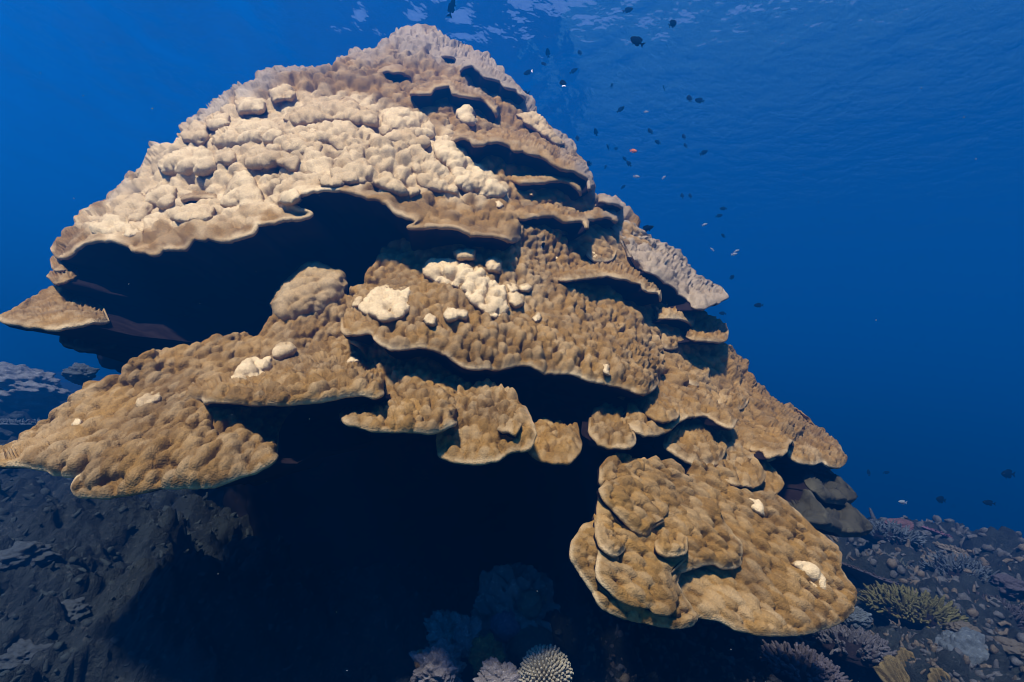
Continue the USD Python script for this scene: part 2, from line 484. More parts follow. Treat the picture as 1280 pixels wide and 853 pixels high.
U_TOP = [(69, 303, .05), (84, 292, .03), (102, 278, 0), (114, 262), (117, 253), (137, 243), (151, 232), (162, 218), (190, 204), (197, 190), (224, 184), (229, 164), (250, 144), (264, 134), (278, 123), (292, 116), (313, 113), (331, 102),
         (352, 93), (373, 84), (399, 92), (409, 87), (419, 90), (426, 76), (435, 66), (446, 63), (458, 66), (470, 64), (478, 58), (491, 50), (498, 43), (509, 40), (523, 39), (541, 40), (549, 46), (562, 52), (576, 54),
         (593, 62), (611, 71), (617, 79), (626, 90), (635, 100), (646, 111), (656, 120), (661, 129), (667, 137), (680, 150), (691, 159), (702, 172), (714, 182), (717, 193), (725, 199), (732, 208), (738, 219),
         (747, 237), (762, 244), (774, 256), (785, 269), (798, 278)]


def u_off():
    L = smooth_line(tri3(U_LIP, .2), 2.0, 1.2, 1)
    T = smooth_line(tri3(U_TOP, 0), 2.5, 1.0, 2)

    def off(pts):
        dl, ol = nearest(L, pts)
        w = np.exp(-dl / 42.0)
        return blend(L, pts) * w - 0.006 * np.exp(-dl / 4.0)
    return L, T, off


L_, T_, off_ = u_off()
build('upper_mound', np.vstack([L_[:, :2], T_[::-1, :2]]), off_, colony, 1, s=0.05, amp=1.0, aniso=1.0, s2=0.42, amp2=0.5, edge_line=L_, edge_fade=22,
      pale_fn=lambda p: 0.62 * pale_zone(p), grey_fn=lambda p: 0.65 * haze_bleach_zone(p), pale_var=0.16, rim=0.35, key='U', r=0.008, low=0.05)

ledges = [
    ('A', [(514, 117, .06), (523, 115, .13), (537, 116), (541, 110), (549, 107), (562, 108), (567, 116), (576, 117), (590, 119), (600, 121), (611, 128), (620, 136), (622, 143, .1)],
     [(515, 112), (530, 103), (548, 97), (566, 96), (592, 103), (612, 115), (625, 132)], .2),
    ('D', [(576, 87, .08), (588, 82, .15), (601, 88), (606, 96), (616, 98), (627, 101), (632, 108), (641, 111), (650, 116), (656, 121, .1)],
     [(578, 76), (600, 70), (620, 82), (638, 98), (652, 114)], .2),
    ('B', [(566, 176, .1), (577, 172, .17), (588, 175), (593, 180), (603, 181), (611, 178), (626, 178), (639, 182), (643, 189), (652, 188), (663, 193), (678, 197), (695, 205), (706, 210), (719, 212), (731, 218), (738, 226), (739, 235, .15)],
     [(567, 168), (600, 162), (640, 160), (690, 176), (724, 197), (744, 230)], .3),
    ('B2', [(640, 222, .05), (655, 225, .12), (672, 225), (682, 223), (695, 222), (710, 225), (717, 230), (725, 235), (727, 241, .08)], [(640, 217), (670, 213), (700, 214), (728, 229)], .14),
    ('C', [(617, 272, .12), (624, 266, .14), (641, 266), (654, 269), (672, 265), (691, 265), (701, 271), (710, 274), (723, 273), (732, 276), (735, 284, .18)], [(618, 263), (650, 252), (700, 254), (735, 270)], .3),
    ('C2', [(731, 273, .1), (747, 271, .09), (764, 272), (770, 276, .1)], [(732, 264), (755, 257), (774, 270)], .18),
    ('C3', [(750, 254, .05), (762, 255, .12), (776, 260, .05)], [(750, 247), (765, 247), (777, 255)], .12),
    ('S1', [(221, 249, .04), (228, 245, .12), (247, 242), (266, 244), (278, 247, .04)], [(224, 240), (247, 233), (280, 240)], .12),
    ('S2', [(371, 223, .04), (384, 219, .14), (397, 219), (411, 222, .04)], [(370, 214), (390, 208), (413, 215)], .14),
    ('S3', [(515, 253, .04), (527, 251, .12), (546, 254), (560, 261, .04)], [(517, 246), (540, 244), (561, 253)], .12),
    ('S5', [(470, 92, .03), (485, 86, .09), (500, 88), (512, 94, .03)], [(470, 85), (490, 78), (513, 86)], .1),
    ('S6', [(548, 68, .03), (560, 66, .09), (570, 72, .03)], [(548, 60), (562, 57), (572, 65)], .1),
]
for i, (key, lip, top, o) in enumerate(ledges):
    shelf(key, lip, [(x, y, -0.03) for x, y in top], o, -0.03, colony, 100 + i, s=0.036, amp=0.5, aniso=1.0, rim=0.25, r=0.009, name='ledge',
          edge_fade=8, grey_fn=lambda p: 0.6 * haze_bleach_zone(p), depth=0.5)

pale_patches = [
    [(352, 150), (375, 133), (400, 125), (430, 124), (455, 131), (473, 145), (474, 160), (450, 160), (425, 153), (400, 157), (372, 161)],
    [(385, 167), (400, 153), (430, 153), (455, 165), (466, 175), (455, 190), (430, 195), (410, 183), (395, 181)],
    [(475, 160), (482, 143), (500, 133), (520, 140), (540, 155), (542, 170), (525, 178), (500, 170), (480, 172)],
    [(480, 174), (505, 162), (525, 167), (533, 182), (520, 189), (495, 183)],
    [(500, 192), (520, 187), (535, 195), (560, 215), (575, 230), (570, 245), (550, 241), (525, 235), (515, 215)],
    [(540, 187), (550, 173), (570, 180), (585, 195), (602, 215), (633, 241), (620, 249), (595, 246), (575, 235), (560, 213), (545, 200)],
    [(415, 217), (432, 201), (455, 206), (470, 216), (495, 226), (524, 242), (512, 249), (490, 241), (465, 233), (440, 232), (420, 229)],
    [(262, 180), (280, 160), (300, 150), (325, 148), (350, 158), (352, 172), (335, 183), (300, 185), (275, 186)],
    [(200, 202), (230, 186), (262, 189), (275, 205), (255, 221), (225, 222), (205, 216)],
    [(265, 191), (290, 186), (296, 200), (288, 211), (270, 209)],
    [(290, 217), (305, 212), (325, 235), (332, 255), (310, 262), (285, 262), (272, 252), (285, 232)],
    [(305, 192), (345, 189), (375, 205), (370, 216), (345, 209), (320, 213), (305, 206)],
    [(372, 160), (398, 165), (405, 185), (400, 200), (375, 196), (355, 190), (354, 174)],
    [(200, 232), (222, 236), (218, 255), (200, 265), (180, 260), (185, 240)],
    [(150, 257), (176, 243), (192, 262), (172, 281), (145, 281)],
    [(215, 264), (245, 259), (270, 263), (265, 276), (235, 281), (212, 276)],
    [(115, 287), (140, 272), (165, 281), (180, 292), (160, 300), (130, 299)],
    [(230, 167), (245, 154), (260, 159), (263, 172), (250, 184), (234, 182)],
    [(255, 151), (275, 141), (290, 149), (285, 161), (265, 164)],
    [(292, 128), (312, 120), (332, 128), (330, 142), (305, 145)],
    [(335, 115), (355, 108), (372, 116), (366, 128), (342, 130)],
    [(570, 141), (582, 133), (600, 150), (603, 159), (588, 161), (575, 153)],
    [(640, 142), (662, 141), (695, 166), (706, 183), (696, 185), (676, 171), (655, 157)],
    [(430, 183), (444, 178), (458, 184), (456, 196), (440, 199)],
    [(352, 240), (372, 238), (380, 250), (362, 258), (345, 256)],
    [(402, 228), (412, 222), (426, 224), (430, 232), (416, 236), (403, 236)],
]
for i, pl in enumerate(pale_patches):
    lobe('U', pl, 0.055, colony, 200 + i, pale=0.62 + 0.36 * ((i * 37 % 11) / 11 - 0.3), s=0.055, amp=0.62, amp2=0.6, s2=0.34)

# ---- right flank and the shelves on it
V_LIP = [(1043, 556, .03), (1020, 552, .0), (1000, 553), (989, 558, .08), (984, 571, .12), (973, 579, .14), (960, 579), (950, 572, .1), (920, 566, .0), (880, 545, -.1), (820, 525), (780, 500), (700, 440), (645, 380), (640, 320)]
V_TOP = [(1040, 550, 0), (1025, 538), (995, 511), (978, 503), (962, 489), (945, 478), (939, 470), (931, 461), (935, 456), (920, 442), (905, 431), (893, 424), (870, 385), (845, 350), (815, 312), (790, 285), (755, 262), (715, 262, -.03), (670, 275), (644, 300)]
Lv, Tv = smooth_line(tri3(V_LIP, 0), 2.0, 1.0, 3), smooth_line(tri3(V_TOP, 0), 2.5, 1.0, 4)


def v_off(p):
    dl, ol = nearest(Lv, p)
    return blend(Lv, p) * np.exp(-dl / 30.0) - 0.01


build('right_flank', np.vstack([Lv[:, :2], Tv[::-1, :2]]), v_off, colony, 3, s=0.025, amp=1.4, aniso=1.9, grain=(1, .8), edge_line=Lv, key='V', pale_var=0.07, rim=0.3, low=0.06,
      pale_fn=lambda p: 0.25 * np.clip((p[:, 0] - 740) / 120, 0, 1) * np.clip((420 - p[:, 1]) / 90, 0, 1))

SHELVES = [
    # key, lip, top, lip offset, top offset, extra
    ('R1', [(796, 335, .02), (810, 338, .12), (822, 344), (837, 355), (849, 366), (860, 375), (870, 383, .2), (882, 385), (892, 380), (903, 375), (910, 371), (907, 365, .1)],
     [(757, 276), (790, 282), (807, 295), (822, 304), (849, 321), (875, 347), (901, 363)], .18, -.02, dict(pale_fn=lambda p: np.full(len(p), .25), grey_fn=lambda p: np.full(len(p), .6), s=0.034, amp=1.2)),  # grey share holds distance haze as well as bleaching
    ('E', [(694, 347, .06), (706, 350, .15), (720, 348), (734, 346), (755, 345), (773, 347), (788, 351), (801, 357), (804, 363), (812, 366), (822, 369), (824, 377, .1)],
     [(695, 339), (730, 328), (770, 332), (802, 344), (824, 364)], .22, -.02, {}),
    ('R2a', [(822, 399, .03), (832, 400, .1), (845, 399), (860, 403), (866, 410, .05)], [(816, 384), (848, 378), (866, 394)], .1, -.02, dict()),
    ('R2', [(858, 420, .04), (866, 423, .14), (880, 425), (895, 426), (906, 424), (910, 413, .08)], [(858, 406), (870, 391), (890, 400), (907, 410)], .14, -.02, dict()),
    ('R3', [(985, 563, .04), (991, 573, .07), (1001, 578), (1015, 580), (1025, 578), (1031, 582), (1045, 584), (1054, 580), (1056, 573), (1051, 565), (1049, 558, .06)],
     [(985, 557), (992, 545), (1010, 533), (1030, 541), (1047, 557)], .14, -.01, dict()),
    ('K1', [(788, 455, .02), (797, 463, .03), (806, 467), (818, 467), (825, 460, .02)], [(794, 447), (815, 444), (828, 455)], .06, -.01, {}),
    ('K2', [(846, 466, .02), (859, 478, .03), (868, 482), (880, 481), (884, 470, .02)], [(848, 458), (872, 452), (888, 465)], .06, -.01, {}),
    ('K3', [(826, 432, .02), (834, 437, .025), (846, 434), (852, 427, .02)], [(826, 424), (842, 418), (853, 424)], .05, -.01, {}),
    ('K4', [(898, 500, .02), (905, 510, .025), (920, 512), (932, 505, .02)], [(900, 492), (918, 488), (934, 500)], .05, -.01, {}),
    ('K5', [(925, 540, .02), (936, 545, .025), (950, 540), (956, 530, .02)], [(926, 530), (942, 522), (957, 527)], .05, -.01, {}),
    ('K6', [(735, 318, .02), (744, 326, .03), (758, 327), (768, 320, .02)], [(737, 311), (752, 305), (769, 315)], .06, -.01, {}),
    ('N3b', [(948, 568, .03), (955, 573, .06), (965, 572), (972, 567), (972, 560, .04)], [(944, 556), (958, 549), (972, 556)], .09, -.02, {}),
    ('N3', [(886, 566, .05), (904, 575, .09), (920, 575), (936, 573), (948, 568), (951, 560, .08)], [(878, 536), (910, 532), (935, 543), (952, 555)], .15, -.03, {}),
    ('N2', [(832, 552, .1), (838, 561, .15), (849, 569), (870, 578), (888, 579), (899, 576), (905, 567, .12)], [(836, 542), (862, 533), (890, 546), (906, 560)], .2, .02, {}),
    ('N1', [(784, 526, .1), (788, 536, .17), (796, 542), (806, 545), (819, 544), (833, 538), (850, 527), (865, 522), (880, 521), (890, 527), (900, 534), (913, 537), (917, 530, .1)],
     [(785, 512), (800, 490), (830, 474), (870, 486), (902, 508), (920, 526)], .22, -.02, {}),
    ('N1b', [(806, 515, .16), (814, 521, .185), (830, 526), (843, 524), (848, 517, .16)], [(808, 507), (828, 503), (847, 512)], .22, .08, {}),
    ('N4', [(898, 605, .1), (912, 614, .15), (928, 620), (945, 621), (962, 619), (974, 612), (979, 603), (975, 594), (966, 586, .1)], [(888, 588), (900, 570), (930, 568), (955, 577)], .2, -.02, {}),
    ('N4b', [(892, 590, .1), (904, 602, .18), (920, 609), (938, 609), (950, 604), (954, 596, .12)], [(893, 580), (920, 572), (950, 586)], .24, .04, dict()),
    # ---- centre
    ('M1', [(428, 410, .2), (434, 417, .2), (448, 415), (463, 415), (469, 421, .24), (481, 430), (492, 434), (505, 434), (520, 433), (541, 435), (553, 439), (562, 444), (572, 451), (580, 457), (597, 460), (625, 459),
            (645, 456), (660, 456), (672, 461), (681, 465), (709, 466), (722, 470), (734, 474), (752, 477), (769, 481), (786, 486), (804, 491, .25), (814, 488, .2), (821, 481, .1), (824, 470, .02)],
     [(429, 402, .1), (438, 388, .02), (440, 364), (456, 354), (458, 345), (468, 333), (480, 310, -.02), (492, 303), (515, 300), (545, 303, .06), (585, 300, .1), (640, 286, .1), (690, 292, .03), (745, 345), (795, 395), (826, 440), (828, 462)], .3, -.05, dict(s=0.023)),
    ('W4', [(548, 552, .12), (551, 568, .3), (560, 573), (569, 576), (597, 578), (620, 575), (632, 566), (645, 563), (659, 561), (667, 551), (668, 543), (664, 530), (655, 512, .05)],
     [(550, 545), (570, 520), (576, 490), (605, 484), (635, 495), (652, 508)], .2, .1, {}),
    ('W4b', [(618, 528, .14), (628, 536, .32), (642, 538), (650, 530), (648, 515, .1)], [(612, 515), (620, 500), (640, 498), (648, 508)], .22, .12, dict(rim=.25)),
    ('W3', [(427, 517, .12), (432, 526, .3), (446, 532), (470, 538), (500, 539), (541, 539), (556, 535), (566, 531), (574, 523, .12)],
     [(432, 512, .04), (455, 503), (478, 486), (468, 450, .06), (438, 424), (440, 412), (490, 425), (540, 452), (580, 478), (596, 500), (584, 514)], .22, -.1, {}),
    ('W5', [(660, 556, .04), (664, 563, .2), (675, 571), (692, 574), (709, 576), (719, 569), (726, 553), (722, 540, .04)], [(664, 540), (672, 530), (692, 523), (712, 526), (722, 536)], .12, .0, dict(rim=.1)),
    ('W6', [(737, 540, .06), (744, 551, .22), (760, 557), (780, 561), (793, 554), (791, 543, .06)], [(738, 530), (745, 518), (757, 511), (782, 520), (790, 535)], .16, .02, dict(rim=.35)),
    # ---- left
    ('W1', [(-60, 566, .3), (0, 579, .34), (32, 581), (53, 586), (70, 593), (88, 595), (102, 594), (95, 602), (92, 610), (97, 617), (110, 620), (141, 619), (176, 613), (211, 608), (267, 606), (302, 595), (331, 583), (343, 574), (347, 566, .2)],
     [(-60, 560, .2), (0, 566, .26), (39, 542, .22), (60, 526), (98, 491, .18), (141, 470), (169, 449), (182, 443), (197, 440, .12), (218, 438), (239, 432), (260, 427, .08), (280, 424), (302, 419, .03), (324, 420), (338, 400), (352, 383), (372, 372), (398, 365), (422, 367),
      (442, 382), (448, 410), (440, 440), (410, 480, -.1), (360, 515, -.02), (345, 545, .1)], .34, -.05, dict(s=0.0185, aniso=1.7, grain=(-1, .55))),
    ('W2', [(201, 505, .1), (210, 508, .22), (222, 503), (240, 499), (252, 498), (258, 502, .3), (268, 501), (290, 502), (309, 504), (330, 505), (352, 505), (385, 503), (410, 499), (440, 494), (453, 492), (468, 496), (477, 493), (480, 486, .15)],
     [(203, 496, .12), (230, 478, .06), (270, 462, .0), (330, 446), (390, 425), (432, 408), (448, 425), (478, 462)], .3, -.02, dict(s=0.02)),
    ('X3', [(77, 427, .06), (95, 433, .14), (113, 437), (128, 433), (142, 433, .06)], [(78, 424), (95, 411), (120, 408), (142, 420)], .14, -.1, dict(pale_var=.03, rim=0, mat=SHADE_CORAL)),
    ('X1', [(0, 397, .26), (8, 402, .28), (21, 404), (46, 408), (70, 410), (88, 406), (110, 404), (136, 400, .2)], [(1, 394, .25), (10, 391, .22), (28, 383, .2), (46, 374, .1), (67, 361), (80, 360), (92, 364, .0), (112, 372), (128, 384)], .26, .1, dict(rim=.4, amp=.5)),
    ('X2', [(61, 347, .12), (74, 352, .2), (84, 349), (96, 344, .1)], [(62, 343), (74, 337), (97, 339)], .2, .05, {}),
    ('X2b', [(65, 331, .12), (74, 335, .18), (88, 328, .1)], [(66, 327), (76, 322), (90, 322)], .18, .05, {}),
    # ---- lower right slab, layer by layer
    ('QB', [(737, 655, .1), (728, 660, .26), (722, 671), (716, 682), (715, 693), (720, 706), (726, 716), (734, 728), (742, 741), (748, 753), (758, 763), (773, 769), (790, 774), (801, 777), (822, 781), (845, 784), (858, 783), (868, 778), (872, 771),
            (866, 762), (858, 750), (852, 738), (847, 727, .2)], [(742, 654, .18), (762, 636, .16), (790, 610), (830, 600), (856, 640), (852, 700, .22)], .26, .16, {}),
    ('QA', [(848, 726, .24), (852, 742, .3), (860, 757), (866, 766), (876, 771), (890, 773), (903, 777), (920, 785), (938, 790), (955, 793), (974, 794), (995, 793), (1016, 789), (1035, 784), (1051, 778), (1063, 769), (1070, 760), (1075, 746), (1071, 732),
            (1059, 721), (1053, 708), (1054, 694), (1048, 683, .28), (1037, 675), (1019, 661, .22), (998, 641, .18), (985, 630), (974, 623, .14)],
     [(846, 718, .27), (846, 690, .24), (852, 650, .2), (862, 600, .14), (868, 580), (893, 584), (915, 599), (931, 614), (956, 619), (970, 621)], .34, .14, dict(s=0.016, aniso=2.2)),
    ('QC', [(753, 612, .12), (748, 637, .26), (748, 660), (750, 690), (747, 705, .29), (746, 714), (753, 729), (768, 743), (786, 754), (798, 757), (810, 757), (819, 765), (834, 766), (841, 760), (844, 746), (839, 728), (836, 716, .24)],
     [(757, 606, .18), (775, 588, .16), (820, 574), (850, 580), (862, 640, .2), (852, 700, .25)], .33, .16, dict(s=0.016, aniso=2.2)),
    ('QD', [(818, 708, .26), (826, 718, .255), (836, 721), (846, 715), (866, 711), (874, 707), (890, 704), (908, 709), (920, 708), (926, 697), (925, 683), (916, 670, .25), (905, 655, .14)],
     [(814, 695, .28), (818, 660, .25), (838, 606, .17), (872, 596), (896, 638, .2)], .255, .2, dict(s=0.016, aniso=2.2)),
    ('QD2', [(821, 680, .26), (825, 690, .29), (840, 694), (855, 691), (858, 683, .26)], [(824, 671), (840, 667), (856, 676)], .29, .22, {}),
    ('QF', [(746, 642, .24), (748, 662, .3), (751, 676), (760, 688), (771, 692), (783, 684), (787, 672, .28)], [(750, 636), (772, 645), (791, 661)], .36, .2, {}),
    ('QE2', [(751, 612, .16), (757, 626, .27), (774, 643), (785, 655), (793, 663), (806, 668), (812, 660, .24)], [(759, 606), (800, 598), (832, 628), (826, 652)], .34, .19, dict(aniso=1.8)),
    ('QE', [(752, 590, .12), (751, 601, .21), (757, 610), (770, 615), (782, 615), (793, 608), (801, 597, .12)], [(756, 578), (775, 571), (795, 577), (803, 587)], .2, .16, dict(aniso=1.0)),
]
for i, (key, lip, top, lo, to, kw) in enumerate(SHELVES):
    d = dict(s=0.0195, amp=1.45, aniso=1.3)
    d.update(kw)
    d['depth'] = .02 if key[0] == 'Q' else .45 if key[0] == 'X' else .07 if key[0] == 'N' or key in ('W5', 'W6', 'W4b') else .8
    d['plane'] = key[0] in 'KNQ' or key in ('W4', 'W4b', 'W5', 'W6', 'R3', 'X3')
    if key[0] == 'Q':
        d['grain'], d['roll'], d['low'] = (1, .7), .006, .012
        d['amp'] = 1.5
    elif key[0] in 'NKR':
        d['grain'] = (1, .75)
    if len(lip) < 8:
        d.setdefault('edge_fade', 7)
    shelf(key, lip, top, lo, to, colony, 300 + i, **d)

# ---- pale swellings and white knobs on the middle and lower shelves
for i, (on, H, pale, pl) in enumerate([
    ('M1', .05, .85, [(528, 332), (540, 322), (558, 325), (575, 328), (600, 335), (620, 350), (632, 365), (637, 385), (632, 400), (615, 402), (600, 390), (585, 375), (570, 360), (555, 358), (535, 352)]),
    ('M1', .05, .85, [(450, 392), (462, 375), (470, 362), (490, 357), (502, 362), (516, 358), (513, 375), (512, 390), (498, 402), (482, 405), (465, 399)]),
    ('M1', .035, .85, [(553, 396), (560, 384), (575, 385), (587, 392), (583, 403), (560, 404)]),
    ('M1', .035, .75, [(527, 400), (537, 393), (548, 400), (545, 409), (533, 409)]),
    ('M1', .05, .6, [(564, 313), (578, 309), (595, 314), (593, 325), (572, 326)]),
    ('M1', .05, .7, [(605, 327), (617, 320), (628, 330), (627, 343), (612, 343), (604, 336)]),
    ('M1', .03, .75, [(632, 354), (645, 351), (649, 362), (638, 368)]),
    ('M1', .03, .8, [(647, 358), (657, 353), (667, 360), (660, 368), (650, 367)]),
    ('M1', .035, .6, [(634, 366), (646, 363), (656, 378), (646, 386), (636, 381)]),
    ('M1', .025, .9, [(664, 395), (673, 391), (679, 400), (672, 406)]),
    ('M1', .02, .8, [(748, 456), (756, 452), (766, 461), (765, 472), (754, 468)]),
    ('M1', .03, .7, [(439, 388), (442, 370), (456, 360), (460, 366), (452, 384)]),
    ('V', .04, 1.0, [(685, 321), (695, 314), (707, 318), (711, 332), (700, 338), (688, 333)]),
    ('V', .03, 1.0, [(735, 315), (743, 312), (750, 322), (745, 327), (736, 325)]),
    ('V', .03, .6, [(655, 352), (668, 345), (678, 350), (670, 358), (658, 358)]),
    ('W1', .025, .85, [(289, 480), (298, 462), (315, 447), (335, 446), (342, 460), (330, 478), (310, 486), (292, 486)]),
    ('W1', .035, .6, [(339, 441), (350, 428), (362, 428), (369, 440), (355, 450), (342, 448)]),
    ('W1', .02, .85, [(343, 472), (350, 463), (361, 465), (350, 475)]),
    ('W3', .03, .9, [(431, 451), (440, 445), (452, 452), (446, 457), (434, 457)]),
    ('W1', .012, .85, [(87, 533), (97, 523), (103, 528), (95, 536)]),
    ('W1', .02, .5, [(168, 502), (185, 487), (202, 484), (206, 495), (190, 510), (175, 513)]),
    ('QA', .008, .95, [(989, 704), (1000, 700), (1015, 709), (1028, 721), (1034, 740), (1019, 735), (1004, 722)]),
    ('QA', .012, .95, [(933, 627), (944, 624), (956, 640), (955, 648), (942, 641)]),
    ('V', .03, .7, [(862, 465), (872, 460), (884, 468), (876, 478), (864, 476)]),
    ('U', .05, .8, [(616, 252), (624, 249), (631, 256), (624, 262), (617, 259)]),
    ('U', .04, .95, [(660, 240), (667, 239), (668, 247), (661, 247)]),
]):
    big = len(pl) > 6
    lobe(on, pl, (H * .8 + .016) if on != 'QA' else .005, colony, 700 + i, pale=pale, name='pale_lobe' if big else 'white_knob', s=0.034 if big else 0.022, amp=0.85 if big else 0.5, amp2=.5)
# knob standing out of the dark cave on the left
lobe(-0.06, [(338, 378), (352, 355), (366, 341), (380, 329), (394, 326), (415, 333), (432, 343), (435, 356), (430, 378), (410, 394), (387, 400), (369, 402), (346, 398)], 0.15, colony, 760, pale=.32, name='knob', s=0.05, amp=0.5,
     spacing=1.5, depth=.5, under=True, label='rounded brown lobe with white encrusted edge standing out of the cave mouth')

# ------------------------------------------------------------------ reef bed and sand
def sstep(x):
    x = np.clip(x, 0, 1)
    return x * x * (3 - 2 * x)


def sand_base(x, y):
    """a shallow apron of sand round the reef, falling away into deep water"""
    return SHOAL + (FLOOR - SHOAL) * sstep((np.hypot(x, y) - 10) / 34)


def bed_base(x, y):
    z = -0.98 + 0.27 * sstep((x - 0.9) / 2.0) + 0.12 * sstep((-x - 1.5) / 2.5)
    edge = 4.3 + np.maximum(0, 2.4 - x) * 1.6
    drop = np.maximum(sstep((y - edge) / 1.1), sstep((x - 4.3) / 1.3))
    drop = drop * sstep((x + 0.5) / 1.5)
    far = sstep((np.hypot(x, y) - 22) / 14)
    p = np.stack([x, y, 0 * x], -1)
    z = z + 0.30 * (fbm(p * 0.55, 3, 21) - 0.5) + 0.5 * (fbm(p * 0.16, 2, 23) - 0.45) * sstep((np.hypot(x, y) - 4) / 5)
    drop = np.maximum(drop, far)
    return z * (1 - drop) + (sand_base(x, y) - 0.3) * drop, drop


bed_rng = np.random.default_rng(5)
seed_sets = []
for s_, ext in ((0.34, 9.0), (0.13, 7.0), (0.055, 4.6)):
    n_ = int((2 * ext) * (ext + 1) / (s_ * s_))
    q_ = np.stack([bed_rng.uniform(-ext, ext, n_), bed_rng.uniform(0, ext, n_)], -1)
    seed_sets.append((cKDTree(q_), s_, s_ * bed_rng.uniform(0.3, 1.15, n_), bed_rng.uniform(0.2, 1.0, n_)))


def bed(x, y):
    z, drop = bed_base(x, y)
    q = np.stack([x, y], -1)
    qq = q + 0.05 * np.stack([noise(np.c_[q * 9, np.zeros(len(q))], 31) - .5, noise(np.c_[q * 9, np.ones(len(q))], 32) - .5], -1)
    for tree, s, rad, hh in seed_sets:
        d, i = tree.query(qq, k=5)
        h = (rad[i] * hh[i] * np.sqrt(np.clip(1 - (d / rad[i]) ** 2, 0, None))).max(1)
        z = z + h * (0.7 if s > 0.3 else 0.85) * (1 - drop)
    p = np.stack([x, y, z], -1)
    return z + ((fbm(p * 12, 4, 33) - 0.5) * 0.12 + (np.abs(fbm(p * 26, 3, 35) - 0.5)) * -0.10) * (1 - drop)


naz, nr = 620, 470
azs = np.radians(np.linspace(-64, 64, naz))
rs = 0.9 * (60 / 0.9) ** (np.linspace(0, 1, nr) ** 1.15)
AZ, RS = np.meshgrid(azs, rs, indexing='ij')
bx_, by_ = (RS * np.sin(AZ)).ravel(), (RS * np.cos(AZ)).ravel()
bz_ = bed(bx_, by_)
f_ = grid_faces(naz, nr)
tag(obj('reef_bed', (np.stack([bx_, by_, bz_], -1), f_[:, ::-1]), REEF), kind='structure')

gx = np.sinh(np.linspace(-5.2, 5.2, 240)) / np.sinh(5.2) * 110
GX, GY = np.meshgrid(gx + 2, gx + 12, indexing='ij')
sp_ = np.stack([GX, GY, 0 * GX], -1).reshape(-1, 3)
sz_ = sand_base(sp_[:, 0], sp_[:, 1]) + 0.10 * (fbm(sp_ * 0.35, 3, 41) - 0.5) + 0.015 * np.sin(sp_[:, 0] * 4 + sp_[:, 1] * 7 + 5 * noise(sp_ * 0.8, 4))
sf_ = grid_faces(240, 240)
tag(obj('sand', (np.c_[sp_[:, :2], sz_], sf_), SAND), kind='structure')

# ------------------------------------------------------------------ water surface, seen from below
gx = np.sinh(np.linspace(-4.6, 4.6, 560)) / np.sinh(4.6) * 110
GX, GY = np.meshgrid(gx, gx + 7.5, indexing='ij')
wp = np.stack([GX, GY, 0 * GX], -1).reshape(-1, 3)
wz = np.zeros(len(wp))
wr = np.random.default_rng(11)
for k in range(26):
    lam = 0.35 * (4.2 / 0.35) ** wr.uniform(0, 1)
    th = wr.normal(0.5, 0.55)
    kv = 2 * np.pi / lam * np.array([math.cos(th), math.sin(th)])
    wz += 0.0046 * lam ** 0.85 * np.sin(wp[:, :2] @ kv + wr.uniform(0, 7) + 1.5 * noise(wp * 0.35 + k, 5))
wz += 0.03 * (fbm(wp * np.array([0.9, 2.0, 1]), 3, 51) - 0.5)
wz *= 0.22 + 1.15 * sstep((2.5 - wp[:, 0]) / 5.0) * sstep((wp[:, 1] - 2.5) / 4.0)
wz *= np.exp(-np.hypot(wp[:, 0], wp[:, 1] - 7.5) / 60)
SURFACE = usdkit.material(stage, '/World/Looks/water_surface', {
    'g': ('texture_coordinate', {}),
    'n': ('noise_texture', {'scale': 2.6, 'detail': 3.0, 'roughness': 0.55}),
    'b': ('bump', {'strength': 0.35, 'distance': 0.08}),
    'f': ('fresnel', {'IOR': 1.37}),
    't': ('transparent_bsdf', {'color': (1, 1, 1)}),
    'r': ('glossy_bsdf', {'color': (1, 1, 1), 'roughness': 0.03}),
    'm': ('mix_closure', {})},
    [('g.object', 'n.vector'), ('n.fac', 'b.height'), ('b.normal', 'f.normal'), ('b.normal', 'r.normal'), ('f.fac', 'm.fac'), ('t.BSDF', 'm.closure1'), ('r.BSDF', 'm.closure2')], surface='m.closure')
tag(obj('water_surface', (np.c_[wp[:, :2], SURF + wz], grid_faces(560, 560)), SURFACE), kind='structure')


# ------------------------------------------------------------------ placing things on the bed
def on_bed(px, py, y_max=12.0):
    d = rays([px], [py])[0]
    t = np.linspace(1.0, y_max, 900)
    P = d[None] * t[:, None]
    k = np.argmax(P[:, 2] < bed(P[:, 0], P[:, 1]))
    return P[k] if k > 0 else d * 3.2


def at(px, py, y):
    d = rays([px], [py])[0]
    return d * (y / d[1])


def mpx(p):
    """metres per photograph pixel at p"""
    return float(p @ fwd) / FPX


def merge(parts):
    V, F, n = [], [], 0
    for v, f in parts:
        V.append(v); F.append(f + n); n += len(v)
    return np.vstack(V), np.vstack(F)


